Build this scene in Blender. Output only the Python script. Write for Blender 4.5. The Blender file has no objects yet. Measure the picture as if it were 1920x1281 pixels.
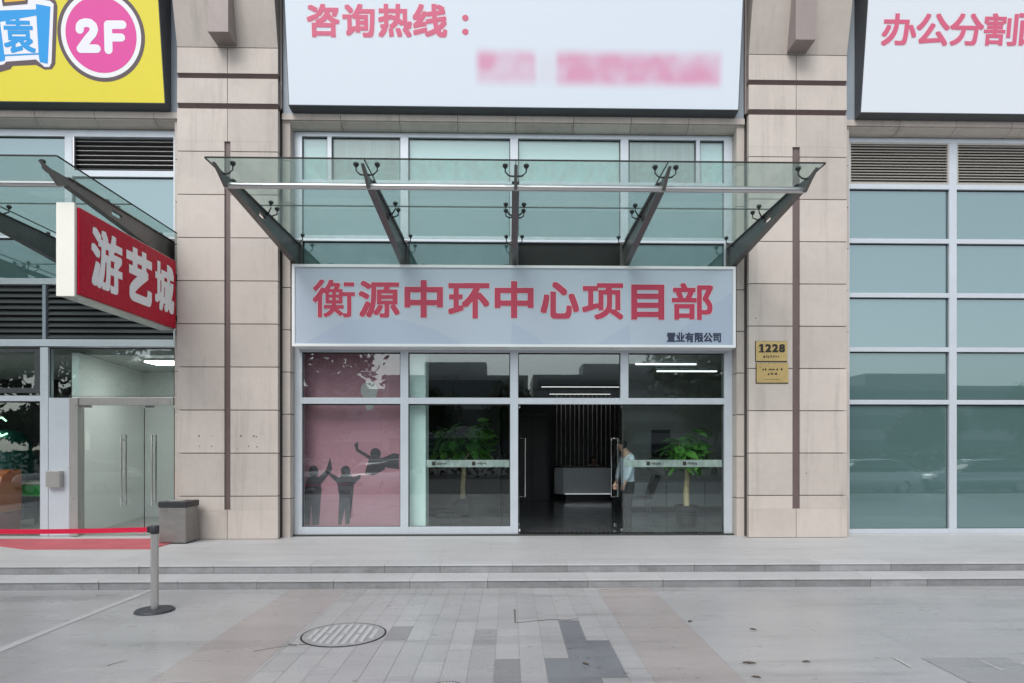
import bpy, bmesh, math, random
from mathutils import Vector, Matrix
R = math.radians
rnd = random.Random(7)
sc = bpy.context.scene
col = sc.collection

# ------------------------------------------------------------------ camera
HE, F, CX, CY, YAW = 1.815, 1200.0, 980.0, 840.0, R(1.2)
cam = bpy.data.cameras.new('camera')
camo = bpy.data.objects.new('camera', cam); col.objects.link(camo); sc.camera = camo
cam.sensor_width = 36.0; cam.lens = 36.0 * F / 1920.0
cam.shift_x = -(CX - 960.0) / 1920.0; cam.shift_y = (CY - 640.5) / 1920.0
cam.clip_start = 0.05; cam.clip_end = 1500
camo.location = (0, 0, HE); camo.rotation_euler = (R(90), 0, -YAW)

# ------------------------------------------------------------------ world, sun, exposure
wd = bpy.data.worlds.new("World"); sc.world = wd; wd.use_nodes = True
nt = wd.node_tree; bg = nt.nodes['Background']
sky = nt.nodes.new('ShaderNodeTexSky'); sky.sky_type = 'NISHITA'; sky.sun_disc = False
SUN_EL, SUN_AZ = R(48), R(200)          # behind the camera, a little to the left
sky.sun_elevation = SUN_EL; sky.sun_rotation = SUN_AZ
sky.air_density = 1.0; sky.dust_density = 1.2; sky.ozone_density = 1.0
hs = nt.nodes.new('ShaderNodeHueSaturation'); hs.inputs['Saturation'].default_value = 0.30
nt.links.new(sky.outputs[0], hs.inputs['Color']); nt.links.new(hs.outputs[0], bg.inputs['Color'])
bg.inputs['Strength'].default_value = 0.12
sun = bpy.data.lights.new('sun', 'SUN'); sun.energy = 1.2; sun.angle = R(32); sun.color = (1.0, 0.97, 0.93)
suno = bpy.data.objects.new('sun', sun); col.objects.link(suno)
sd = Vector((math.sin(SUN_AZ) * math.cos(SUN_EL), math.cos(SUN_AZ) * math.cos(SUN_EL), math.sin(SUN_EL)))
suno.rotation_euler = sd.to_track_quat('Z', 'Y').to_euler(); suno.location = (0, -20, 30)
sc.view_settings.view_transform = 'Standard'; sc.view_settings.look = 'None'
sc.view_settings.exposure = 0.88; sc.view_settings.gamma = 1.0

# ------------------------------------------------------------------ measuring the photograph
CA, SA = math.cos(YAW), math.sin(YAW)
def ray(px, py):
    u, v = (px - CX) / F, (CY - py) / F
    return Vector((u * CA + SA, CA - u * SA, v))
def hit(px, py, p0, n):
    d = ray(px, py); o = Vector((0, 0, HE))
    return o + d * ((Vector(p0) - o).dot(Vector(n)) / d.dot(Vector(n)))
def W(px, Y): return hit(px, CY, (0, Y, 0), (0, 1, 0)).x
def Hh(py, Y, px=955): return hit(px, py, (0, Y, 0), (0, 1, 0)).z
def G(px, py, z=0.0):
    p = hit(px, py, (0, 0, z), (0, 0, 1)); return p.x, p.y

# ------------------------------------------------------------------ materials
def s2l(c): return tuple(((x / 255) / 12.92 if x / 255 <= 0.04045 else ((x / 255 + 0.055) / 1.055) ** 2.4) for x in c)
def mat(name, c, rough=0.6, metal=0.0, spec=0.5, noise=0.0, nscale=3.0, stretch=(1, 1, 1), island=0.0, bump=0.0, bscale=60, attr=None, dirt=None, coat=0.0, spots=None):
    m = bpy.data.materials.new(name); m.use_nodes = True
    n, l = m.node_tree.nodes, m.node_tree.links
    b = n['Principled BSDF']
    b.inputs['Base Color'].default_value = (*c, 1); b.inputs['Roughness'].default_value = rough
    b.inputs['Metallic'].default_value = metal; b.inputs['Specular IOR Level'].default_value = spec
    b.inputs['Coat Weight'].default_value = coat
    geo = n.new('ShaderNodeNewGeometry')
    cur = None
    if attr:
        a = n.new('ShaderNodeAttribute'); a.attribute_name = attr; cur = a.outputs['Color']
    def mul(cur, fac_out, lo, hi):
        mr = n.new('ShaderNodeMapRange'); mr.inputs['To Min'].default_value = lo; mr.inputs['To Max'].default_value = hi
        l.new(fac_out, mr.inputs['Value'])
        mx = n.new('ShaderNodeMix'); mx.data_type = 'RGBA'; mx.blend_type = 'MULTIPLY'; mx.inputs['Factor'].default_value = 1
        if cur is None: mx.inputs['A'].default_value = (*c, 1)
        else: l.new(cur, mx.inputs['A'])
        l.new(mr.outputs[0], mx.inputs['B'])
        return mx.outputs['Result'], mr
    vec = n.new('ShaderNodeVectorMath'); vec.operation = 'MULTIPLY'; vec.inputs[1].default_value = stretch
    l.new(geo.outputs['Position'], vec.inputs[0])
    if noise:
        for sc_, amt in ((nscale, noise), (nscale * 7.3, noise * 0.55)):
            t = n.new('ShaderNodeTexNoise'); t.inputs['Scale'].default_value = sc_; t.inputs['Detail'].default_value = 6; t.inputs['Roughness'].default_value = 0.62
            l.new(vec.outputs[0], t.inputs['Vector'])
            cur, mr = mul(cur, t.outputs['Fac'], 1 - amt, 1 + amt)
            mr.inputs['From Min'].default_value = 0.3; mr.inputs['From Max'].default_value = 0.7
    if dirt:
        t = n.new('ShaderNodeTexNoise'); t.inputs['Scale'].default_value = dirt[0]; t.inputs['Detail'].default_value = 8; t.inputs['Roughness'].default_value = 0.7
        v2 = n.new('ShaderNodeVectorMath'); v2.operation = 'MULTIPLY'; v2.inputs[1].default_value = dirt[2]
        l.new(geo.outputs['Position'], v2.inputs[0]); l.new(v2.outputs[0], t.inputs['Vector'])
        cur, mr = mul(cur, t.outputs['Fac'], 1.0, 1 - dirt[1])
        mr.inputs['From Min'].default_value = 0.52; mr.inputs['From Max'].default_value = 0.72
    if spots:                               # gum, drips and grit: small dark specks gathered in patches
        v = n.new('ShaderNodeTexVoronoi'); v.inputs['Scale'].default_value = spots[0]; l.new(geo.outputs['Position'], v.inputs['Vector'])
        t = n.new('ShaderNodeTexNoise'); t.inputs['Scale'].default_value = 1.1; t.inputs['Detail'].default_value = 3; l.new(geo.outputs['Position'], t.inputs['Vector'])
        th = n.new('ShaderNodeMath'); th.operation = 'MULTIPLY'; th.inputs[1].default_value = spots[1]; l.new(t.outputs['Fac'], th.inputs[0])
        sb = n.new('ShaderNodeMath'); sb.operation = 'SUBTRACT'; l.new(th.outputs[0], sb.inputs[0]); l.new(v.outputs['Distance'], sb.inputs[1])
        cur, mr = mul(cur, sb.outputs[0], 1.0, 1 - spots[2]); mr.inputs['From Min'].default_value = 0; mr.inputs['From Max'].default_value = 0.05
        t = n.new('ShaderNodeTexNoise'); t.inputs['Scale'].default_value = 75; t.inputs['Detail'].default_value = 3; l.new(geo.outputs['Position'], t.inputs['Vector'])
        cur, mr = mul(cur, t.outputs['Fac'], 0.84, 1.16); mr.inputs['From Min'].default_value = .3; mr.inputs['From Max'].default_value = .7
    if island:
        cur, mr = mul(cur, geo.outputs['Random Per Island'], 1 - island, 1 + island)
    if cur is not None: l.new(cur, b.inputs['Base Color'])
    if noise:
        t = n.new('ShaderNodeTexNoise'); t.inputs['Scale'].default_value = nscale * 3
        l.new(vec.outputs[0], t.inputs['Vector'])
        mr = n.new('ShaderNodeMapRange'); mr.inputs['To Min'].default_value = max(0, rough - 0.12); mr.inputs['To Max'].default_value = min(1, rough + 0.12)
        l.new(t.outputs['Fac'], mr.inputs['Value']); l.new(mr.outputs[0], b.inputs['Roughness'])
    if bump:
        t = n.new('ShaderNodeTexNoise'); t.inputs['Scale'].default_value = bscale; t.inputs['Detail'].default_value = 4
        l.new(geo.outputs['Position'], t.inputs['Vector'])
        bp = n.new('ShaderNodeBump'); bp.inputs['Strength'].default_value = bump; bp.inputs['Distance'].default_value = 0.01
        l.new(t.outputs['Fac'], bp.inputs['Height']); l.new(bp.outputs[0], b.inputs['Normal'])
    return m
def glass(name, tint, ior=1.5, milk=0.0, milkc=(0.6, 0.8, 0.76), wave=0.0):
    m = bpy.data.materials.new(name); m.use_nodes = True
    n, l = m.node_tree.nodes, m.node_tree.links; n.clear()
    out = n.new('ShaderNodeOutputMaterial'); tr = n.new('ShaderNodeBsdfTransparent'); tr.inputs[0].default_value = (*tint, 1)
    gl = n.new('ShaderNodeBsdfGlossy'); gl.inputs['Roughness'].default_value = 0.01; gl.inputs['Color'].default_value = (0.92, 0.97, 0.96, 1)
    lw = n.new('ShaderNodeLayerWeight'); lw.inputs[0].default_value = 0.5
    pw = n.new('ShaderNodeMath'); pw.operation = 'POWER'; pw.inputs[1].default_value = 5.0; l.new(lw.outputs['Facing'], pw.inputs[0])
    r0 = ((ior - 1) / (ior + 1)) ** 2
    fr = n.new('ShaderNodeMath'); fr.operation = 'MULTIPLY_ADD'; fr.inputs[1].default_value = (1 - r0) * (0.3 if milk and milk < .3 else 1); fr.inputs[2].default_value = r0; l.new(pw.outputs[0], fr.inputs[0])
    base = tr.outputs[0]
    if milk:
        df = n.new('ShaderNodeBsdfDiffuse'); df.inputs[0].default_value = (*milkc, 1)
        tl = n.new('ShaderNodeBsdfTranslucent'); tl.inputs[0].default_value = (*milkc, 1)
        a = n.new('ShaderNodeMixShader'); a.inputs[0].default_value = 0.5; l.new(df.outputs[0], a.inputs[1]); l.new(tl.outputs[0], a.inputs[2])
        b = n.new('ShaderNodeMixShader'); b.inputs[0].default_value = milk; l.new(tr.outputs[0], b.inputs[1])
        gd = n.new('ShaderNodeNewGeometry'); vd = n.new('ShaderNodeVectorMath'); vd.operation = 'MULTIPLY'; vd.inputs[1].default_value = (2.2, .7, 1); l.new(gd.outputs['Position'], vd.inputs[0])
        td = n.new('ShaderNodeTexNoise'); td.inputs['Scale'].default_value = 1.6; td.inputs['Detail'].default_value = 7; td.inputs['Roughness'].default_value = .7; l.new(vd.outputs[0], td.inputs['Vector'])
        md = n.new('ShaderNodeMapRange'); md.inputs['From Min'].default_value = .3; md.inputs['From Max'].default_value = .7; md.inputs['To Min'].default_value = milk * .45; md.inputs['To Max'].default_value = milk * 1.55
        l.new(td.outputs['Fac'], md.inputs['Value']); l.new(md.outputs[0], b.inputs[0]); l.new(a.outputs[0], b.inputs[2])
        base = b.outputs[0]
    mx = n.new('ShaderNodeMixShader'); l.new(fr.outputs[0], mx.inputs[0]); l.new(base, mx.inputs[1]); l.new(gl.outputs[0], mx.inputs[2])
    if wave:
        g = n.new('ShaderNodeNewGeometry'); t = n.new('ShaderNodeTexNoise'); t.inputs['Scale'].default_value = 0.9
        l.new(g.outputs['Position'], t.inputs['Vector']); bp = n.new('ShaderNodeBump'); bp.inputs['Strength'].default_value = wave; bp.inputs['Distance'].default_value = 0.02
        l.new(t.outputs['Fac'], bp.inputs['Height']); l.new(bp.outputs[0], gl.inputs['Normal'])
    l.new(mx.outputs[0], out.inputs[0]); return m
def mirror(name, body, refl):               # tinted, partly mirrored, back-painted glass
    m = bpy.data.materials.new(name); m.use_nodes = True
    n, l = m.node_tree.nodes, m.node_tree.links; n.clear()
    out = n.new('ShaderNodeOutputMaterial'); df = n.new('ShaderNodeBsdfDiffuse'); df.inputs[0].default_value = (*body, 1)
    gl = n.new('ShaderNodeBsdfGlossy'); gl.inputs['Roughness'].default_value = 0.015; gl.inputs['Color'].default_value = (0.80, 0.95, 0.99, 1)
    fr = n.new('ShaderNodeFresnel'); fr.inputs[0].default_value = 1.5
    ad = n.new('ShaderNodeMath'); ad.operation = 'ADD'; ad.use_clamp = True; ad.inputs[1].default_value = refl - .04; l.new(fr.outputs[0], ad.inputs[0])
    mx = n.new('ShaderNodeMixShader'); l.new(ad.outputs[0], mx.inputs[0]); l.new(df.outputs[0], mx.inputs[1]); l.new(gl.outputs[0], mx.inputs[2])
    g = n.new('ShaderNodeNewGeometry'); t = n.new('ShaderNodeTexNoise'); t.inputs['Scale'].default_value = 0.8; l.new(g.outputs['Position'], t.inputs['Vector'])
    bp = n.new('ShaderNodeBump'); bp.inputs['Strength'].default_value = 0.016; bp.inputs['Distance'].default_value = 0.02; l.new(t.outputs['Fac'], bp.inputs['Height']); l.new(bp.outputs[0], gl.inputs['Normal'])
    l.new(mx.outputs[0], out.inputs[0]); return m
def emis(name, c, s):
    m = bpy.data.materials.new(name); m.use_nodes = True; b = m.node_tree.nodes['Principled BSDF']
    b.inputs['Base Color'].default_value = (*c, 1); b.inputs['Emission Color'].default_value = (*c, 1); b.inputs['Emission Strength'].default_value = s; return m

M = dict(
    stone=mat('beige_stone', (0.478, 0.428, 0.388), 0.65, noise=0.06, nscale=1.3, island=0.095, bump=0.06, bscale=120, dirt=(1.1, 0.22, (4.0, 3.0, 0.3))),
    joint=mat('joint_dark', (0.13, 0.112, 0.105), 0.9),
    brown=mat('brown_metal', (0.125, 0.09, 0.085), 0.45, noise=0.12, nscale=4),
    fin=mat('fin_metal', (0.27, 0.225, 0.215), 0.45, noise=0.05, nscale=3),
    alu=mat('aluminium_frame', (0.52, 0.565, 0.61), 0.38, 0.25, noise=0.04, nscale=2),
    gasket=mat('black_gasket', (0.015, 0.016, 0.017), 0.6),
    bay=mat('bluegrey_panel', (0.27, 0.315, 0.36), 0.45, noise=0.05, nscale=2),
    steel=mat('canopy_steel', (0.15, 0.148, 0.145), 0.4, 0.55, noise=0.1, nscale=5),
    tube=mat('tube_steel', (0.55, 0.55, 0.55), 0.3, 0.9),
    binsteel=mat('bin_steel', (0.27, 0.265, 0.255), 0.38, 0.7, noise=0.12, nscale=2.5, stretch=(1, 1, 4), dirt=(3, .3, (1, 1, .5))),
    stainless=mat('stainless', (0.50, 0.49, 0.47), 0.33, 0.85, noise=0.06, nscale=2, stretch=(8, 8, 0.6)),
    chrome=mat('chrome', (0.8, 0.8, 0.8), 0.15, 1.0),
    black=mat('black_plastic', (0.022, 0.023, 0.026), 0.42, noise=0.1),
    canopy=glass('canopy_glass', (0.80, 0.865, 0.85), 1.3, milk=0.155, milkc=(0.50, 0.62, 0.59)),
    clear=glass('clear_glass', (0.92, 0.965, 0.955), 1.78, wave=0.012),
    door=glass('door_glass', (0.95, 0.97, 0.965), 1.5),
    teal=mirror('teal_spandrel', (0.080, 0.140, 0.138), 0.175), teal2=mirror('teal_spandrel_pale', (0.088, 0.155, 0.158), 0.225),
    darkspan=mat('dark_spandrel', (0.028, 0.03, 0.028), 0.08, spec=0.8),
    signwhite=mat('sign_vinyl', (0.655, 0.70, 0.755), 0.35),
    signgrey=mat('sign_acrylic', (0.45, 0.515, 0.60), 0.18),
    signframe=mat('dark_sign_frame', (0.06, 0.064, 0.072), 0.5, noise=0.08),
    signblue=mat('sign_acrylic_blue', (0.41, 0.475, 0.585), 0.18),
    white=mat('white_paint', (0.80, 0.81, 0.82), 0.35, noise=0.02),
    cream=mat('cream_acrylic', (0.83, 0.82, 0.74), 0.4, noise=0.02),
    red=mat('red_letter', (0.50, 0.035, 0.085), 0.4),
    pinkred=mat('pink_letter', (0.60, 0.105, 0.195), 0.45),
    navy=mat('navy_letter', (0.03, 0.04, 0.08), 0.5),
    halo=mat('letter_edge', (0.72, 0.66, 0.70), 0.4),
    signred=mat('red_acrylic', (0.45, 0.005, 0.03), 0.25, spec=0.15, noise=0.03),
    yellow=mat('yellow_vinyl', (0.72, 0.62, 0.03), 0.4, noise=0.015, nscale=0.5),
    magenta=mat('magenta_vinyl', (0.70, 0.055, 0.32), 0.4), blue=mat('blue_vinyl', (0.0, 0.30, 0.72), 0.4),
    plum=mat('dark_outline', (0.095, 0.065, 0.075), 0.5), pale=mat('pale_vinyl', (0.80, 0.80, 0.86), 0.4), orange=mat('orange_vinyl', (0.8, 0.45, 0.03), 0.4),
    brass=mat('brass', (0.62, 0.46, 0.20), 0.32, 0.55, noise=0.05, nscale=6),
    ink=mat('ink', (0.02, 0.015, 0.01), 0.5),
    terrace=mat('terrace_stone', (0.42, 0.425, 0.43), 0.5, attr='tone', noise=0.05, nscale=0.9, stretch=(0.5, 1.6, 1), dirt=(0.8, 0.2, (0.4, 2.4, 1)), bump=0.06, bscale=90, spots=(5, .16, .25)),
    riser=mat('riser_granite', (0.215, 0.22, 0.225), 0.7, noise=0.16, nscale=3.0, island=0.16, bump=0.15, bscale=80, dirt=(5, 0.25, (1, 1, 2))),
    tread=mat('tread_stone', (0.42, 0.425, 0.43), 0.55, noise=0.06, nscale=1.2, island=0.05, bump=0.05, bscale=90),
    paving=mat('paving', (0.36, 0.36, 0.365), 0.30, attr='tone', noise=0.07, nscale=0.7, stretch=(0.6, 1.5, 1), dirt=(0.6, 0.34, (0.35, 2.6, 1)), bump=0.1, bscale=110, spots=(4.5, .22, .3)),
    gap=mat('paving_gap', (0.27, 0.265, 0.26), 0.9),
    asphalt=mat('asphalt', (0.05, 0.05, 0.052), 0.85, noise=0.15, nscale=2, bump=0.3, bscale=150),
    iron=mat('cast_iron', (0.33, 0.33, 0.335), 0.5, 0.2, noise=0.14, nscale=9),
    irondark=mat('cast_iron_joint', (0.02, 0.02, 0.02), 0.8),
    belt=mat('red_belt', (0.62, 0.004, 0.045), 0.5),
    matred=mat('red_mat', (0.42, 0.085, 0.105), 0.75, noise=0.1, nscale=3),
    rubber=mat('rubber_base', (0.03, 0.033, 0.042), 0.45, noise=0.1),
    lobby=mat('lobby_floor', (0.09, 0.095, 0.10), 0.14, noise=0.06, nscale=1), lobbywall=mat('lobby_wall', (0.46, 0.48, 0.47), 0.7, noise=0.05),
    darkwall=mat('dark_wall', (0.018, 0.019, 0.024), 0.5, noise=0.1), slat=mat('pale_slat', (0.92, 0.88, 0.85), 0.5),
    aqua=mat('white_column', (0.78, 0.90, 0.87), 0.6), mural=mat('pink_mural', (0.50, 0.235, 0.295), 0.6, noise=0.07, nscale=0.7), muraldark=mat('mural_figure', (0.085, 0.07, 0.085), 0.6),
    muralpale=mat('mural_pale', (0.55, 0.52, 0.52), 0.6),
    desk=mat('desk_front', (0.80, 0.84, 0.88), 0.35, noise=0.03), desktop=mat('desk_top', (0.04, 0.04, 0.042), 0.3),
    frost=glass('frosted_band', (0.55, 0.68, 0.64), 1.3, milk=0.62, milkc=(0.62, 0.74, 0.70)),
    leaf=mat('broad_leaf', (0.12, 0.34, 0.055), 0.4, noise=0.3, nscale=6, island=0.35), trunkpale=mat('plant_trunk', (0.70, 0.56, 0.32), 0.7, noise=0.2, nscale=12),
    pot=mat('dark_pot', (0.010, 0.010, 0.011), 0.4, noise=0.1), soil=mat('soil', (0.05, 0.035, 0.025), 0.95),
    skin=mat('skin', (0.52, 0.33, 0.25), 0.5), hair=mat('black_hair', (0.012, 0.011, 0.011), 0.5), shirt=mat('pale_blue_shirt', (0.58, 0.67, 0.76), 0.8, noise=0.04), trousers=mat('dark_trousers', (0.006, 0.006, 0.009), 0.8),
    treeleaf=mat('tree_leaf', (0.045, 0.085, 0.028), 0.6, island=0.4, noise=0.25, nscale=0.8), bark=mat('bark', (0.09, 0.07, 0.055), 0.9, noise=0.2, nscale=6),
    carwhite=mat('car_white', (0.72, 0.73, 0.74), 0.2, coat=0.7), carsilver=mat('car_silver', (0.42, 0.43, 0.45), 0.25, 0.4, coat=0.7), carglass=mat('car_glass', (0.012, 0.015, 0.018), 0.05, spec=0.8), tyre=mat('tyre', (0.02, 0.02, 0.02), 0.8),
    facade_far=mat('far_facade', (0.33, 0.34, 0.35), 0.7, noise=0.05), farglass=mat('far_window', (0.05, 0.07, 0.085), 0.1),
    louvre_dark=mat('dark_louvre', (0.045, 0.048, 0.052), 0.5), louvre=mat('louvre_metal', (0.42, 0.405, 0.37), 0.45, 0.2),
    blind=mat('roller_blind', (0.60, 0.72, 0.73), 0.8, noise=0.02), curtain=mat('curtain', (0.40, 0.44, 0.43), 0.8, noise=0.12, nscale=2, stretch=(6, 1, 0.2)),
    shopwhite=mat('shop_white_wall', (0.82, 0.85, 0.82), 0.6), shopfloor=mat('shop_floor', (0.35, 0.34, 0.33), 0.3),
    arc_orange=mat('arcade_orange', (0.62, 0.14, 0.03), 0.35), arc_green=mat('arcade_green', (0.02, 0.22, 0.05), 0.4), arc_teal=mat('arcade_teal', (0.01, 0.12, 0.10), 0.3), arc_red=mat('arcade_red', (0.3, 0.03, 0.04), 0.4),
    dryleaf=mat('dry_leaf', (0.07, 0.05, 0.035), 0.8), paint=mat('worn_paint', (0.41, 0.415, 0.42), 0.6, noise=0.12, nscale=5),
    ledstrip=emis('led_strip', (0.9, 0.95, 1.0), .45), panel=emis('added_light_panel', (0.95, 1.0, 0.98), 10.0), cove=emis('cove_strip', (1.0, 0.98, 0.95), .8), darkglass=mat('blackened_pane', (0.022, 0.023, 0.022), 0.35, spec=0.25),
    lamp=emis('tube_light', (0.95, 1.0, 1.0), 1.0), glow=emis('neon_glow', (0.45, 0.95, 0.6), 1.5),
)

# ------------------------------------------------------------------ mesh helpers
class MB:
    def __init__(s): s.v = []; s.f = []; s.t = []
    def add(s, vs, fs, tone=None):
        k = len(s.v); s.v += [Vector(p) for p in vs]
        for f in fs: s.f.append([i + k for i in f]); s.t.append(tone or (1, 1, 1))
        return s
    def box(s, x0, x1, y0, y1, z0, z1):
        x0, x1 = min(x0, x1), max(x0, x1); y0, y1 = min(y0, y1), max(y0, y1); z0, z1 = min(z0, z1), max(z0, z1)
        return s.add([(x0, y0, z0), (x1, y0, z0), (x1, y1, z0), (x0, y1, z0), (x0, y0, z1), (x1, y0, z1), (x1, y1, z1), (x0, y1, z1)],
              [(0, 3, 2, 1), (4, 5, 6, 7), (0, 1, 5, 4), (1, 2, 6, 5), (2, 3, 7, 6), (3, 0, 4, 7)])
    def prism_x(s, prof, x0, x1):           # prof: (y,z) loop
        n = len(prof)
        return s.add([(x0, y, z) for y, z in prof] + [(x1, y, z) for y, z in prof],
              [tuple(range(n)), tuple(range(2 * n - 1, n - 1, -1))] + [(i, i + n, (i + 1) % n + n, (i + 1) % n) for i in range(n)])
    def prism_z(s, prof, z0, z1):           # prof: (x,y) loop
        n = len(prof)
        return s.add([(x, y, z0) for x, y in prof] + [(x, y, z1) for x, y in prof],
              [tuple(range(n - 1, -1, -1)), tuple(range(n, 2 * n))] + [(i, (i + 1) % n, (i + 1) % n + n, i + n) for i in range(n)])
    def prism_y(s, prof, y0, y1):           # prof: (x,z) loop
        n = len(prof)
        return s.add([(x, y0, z) for x, z in prof] + [(x, y1, z) for x, z in prof],
              [tuple(range(n)), tuple(range(2 * n - 1, n - 1, -1))] + [(i, i + n, (i + 1) % n + n, (i + 1) % n) for i in range(n)])
    def tube(s, pts, r, seg=10, cap=True):
        pts = [Vector(p) for p in pts]; rr = r if isinstance(r, (list, tuple)) else [r] * len(pts); rings = []
        for i, p in enumerate(pts):
            d = (pts[min(i + 1, len(pts) - 1)] - pts[max(i - 1, 0)]).normalized()
            a = d.orthogonal().normalized() if abs(d.z) > 0.9 else d.cross(Vector((0, 0, 1))).normalized(); b = d.cross(a)
            rings.append([p + (a * math.cos(6.28318 * k / seg) + b * math.sin(6.28318 * k / seg)) * rr[i] for k in range(seg)])
        vs = [q for rg in rings for q in rg]; fs = []
        for i in range(len(pts) - 1):
            for k in range(seg): fs.append((i * seg + k, i * seg + (k + 1) % seg, (i + 1) * seg + (k + 1) % seg, (i + 1) * seg + k))
        if cap: fs += [tuple(range(seg - 1, -1, -1)), tuple(range((len(pts) - 1) * seg, len(pts) * seg))]
        return s.add(vs, fs)
    def lathe(s, prof, c, seg=32):          # prof: (r,z)
        vs = [(c[0] + r * math.cos(6.28318 * k / seg), c[1] + r * math.sin(6.28318 * k / seg), c[2] + z) for r, z in prof for k in range(seg)]
        fs = [(i * seg + k, i * seg + (k + 1) % seg, (i + 1) * seg + (k + 1) % seg, (i + 1) * seg + k) for i in range(len(prof) - 1) for k in range(seg)]
        fs += [tuple(range(seg - 1, -1, -1)), tuple(range((len(prof) - 1) * seg, len(prof) * seg))]
        return s.add(vs, fs)
    def ball(s, c, r, seg=14, rings=9):
        c = Vector(c); r = Vector(r) if not isinstance(r, (int, float)) else Vector((r, r, r))
        pr = [(math.sin(math.pi * (i + .5) / rings), -math.cos(math.pi * (i + .5) / rings)) for i in range(rings)]
        vs = [(c.x + r.x * a * math.cos(6.28318 * k / seg), c.y + r.y * a * math.sin(6.28318 * k / seg), c.z + r.z * b) for a, b in pr for k in range(seg)]
        fs = [(i * seg + k, i * seg + (k + 1) % seg, (i + 1) * seg + (k + 1) % seg, (i + 1) * seg + k) for i in range(rings - 1) for k in range(seg)]
        fs += [tuple(range(seg - 1, -1, -1)), tuple(range((rings - 1) * seg, rings * seg))]
        return s.add(vs, fs)
    def build(s, name, m, parent=None, bevel=0.0, smooth=False, tone=False, loc=None):
        off = Vector((0, 0, 0)); p = parent
        while p is not None: off += p.location; p = p.parent
        if loc is not None: off += Vector(loc)
        me = bpy.data.meshes.new(name); me.from_pydata([v - off for v in s.v], [], s.f)
        if tone:
            at = me.attributes.new('tone', 'FLOAT_COLOR', 'FACE')
            for i, t in enumerate(s.t): at.data[i].color = (*t, 1)
        bm = bmesh.new(); bm.from_mesh(me)
        if not tone: bmesh.ops.recalc_face_normals(bm, faces=bm.faces)
        if bevel: bmesh.ops.bevel(bm, geom=[e for e in bm.edges if len(e.link_faces) == 2 and e.calc_face_angle(0) > 0.5], offset=bevel, segments=2, affect='EDGES', profile=0.7)
        bm.to_mesh(me); bm.free()
        if smooth:
            for f in me.polygons: f.use_smooth = True
            try: me.set_sharp_from_angle(angle=R(40))
            except Exception: pass
        me.materials.append(M[m] if isinstance(m, str) else m)
        o = bpy.data.objects.new(name, me); col.objects.link(o)
        if parent is not None: o.parent = parent
        if loc is not None: o.location = loc
        return o
def tag(o, label=None, cat=None, group=None, kind=None):
    for k, v in (('label', label), ('category', cat), ('group', group), ('kind', kind)):
        if v: o[k] = v
    return o
def thing(name, label, cat, loc, group=None):
    o = bpy.data.objects.new(name, None); col.objects.link(o); o.location = loc; o.empty_display_size = 0.2
    return tag(o, label, cat, group)
def copy_tree(o, parent=None):
    c = o.copy(); col.objects.link(c)
    if parent is not None: c.parent = parent
    for ch in list(o.children): copy_tree(ch, c)
    return c

# ------------------------------------------------------------------ lettering (glyphs of Blender's built-in font, thickened)
def glyphs(text):
    cu = bpy.data.curves.new('lettering', 'FONT'); cu.body = text; cu.size = 1.0; cu.resolution_u = 6
    o = bpy.data.objects.new('lettering', cu); col.objects.link(o)
    dg = bpy.context.evaluated_depsgraph_get(); dg.update()
    me = bpy.data.meshes.new_from_object(o.evaluated_get(dg)); bpy.data.objects.remove(o)
    vs = [(v.co.x, v.co.y) for v in me.vertices]; fs = [tuple(p.vertices) for p in me.polygons]; bpy.data.meshes.remove(me)
    return vs, fs
def letter(text, u0, u1, v0, v1, bold, P, lift=0.004, k=12, grow=0.0, slant=0.0):
    """text fitted into the rectangle u0..u1, v0..v1 of the plane P(u, v, height); bold = stroke growth in metres"""
    vs, fs = glyphs(text); b = bold
    xa, xb = min(v[0] for v in vs), max(v[0] for v in vs); ya, yb = min(v[1] for v in vs), max(v[1] for v in vs)
    sx, sy = (u1 - u0 - 2 * b) / (xb - xa), (v1 - v0 - 2 * b) / (yb - ya); mb = MB(); r = b + grow
    w = .86 * r; offs = [(0, 0)] + [(a * w, c * w) for a, c in ((-1, -1), (0, -1), (1, -1), (1, 0), (1, 1), (0, 1), (-1, 1), (-1, 0))]
    if r > 0.02: offs += [(a * w * .5, c * w * .5) for a, c in ((-1, -1), (1, -1), (1, 1), (-1, 1))]
    for i, (ox, oy) in enumerate(offs):
        mb.add([P(u0 + b + (x - xa) * sx + ox + slant * (y - ya) * sy, v0 + b + (y - ya) * sy + oy, lift + i * 0.00012) for x, y in vs], fs)
    return mb
def stroke(mb, pts, r, P, lift):            # a flat-topped round-capped stroke
    for i, (a, b) in enumerate(zip(pts[:-1], pts[1:])):
        a, b = Vector(a), Vector(b); d = (b - a); d = d.normalized() if d.length > 1e-6 else Vector((1, 0)); ang = math.atan2(d.y, d.x); loop = []
        for k in range(9): t = ang + math.pi / 2 + math.pi * k / 8; loop.append(a + Vector((math.cos(t), math.sin(t))) * r)
        for k in range(9): t = ang - math.pi / 2 + math.pi * k / 8; loop.append(b + Vector((math.cos(t), math.sin(t))) * r)
        mb.add([P(p.x, p.y, lift + i * 0.00015) for p in loop], [tuple(range(len(loop)))])
def XZ(Y): return lambda u, v, h: (u, Y - h, v)

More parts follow.
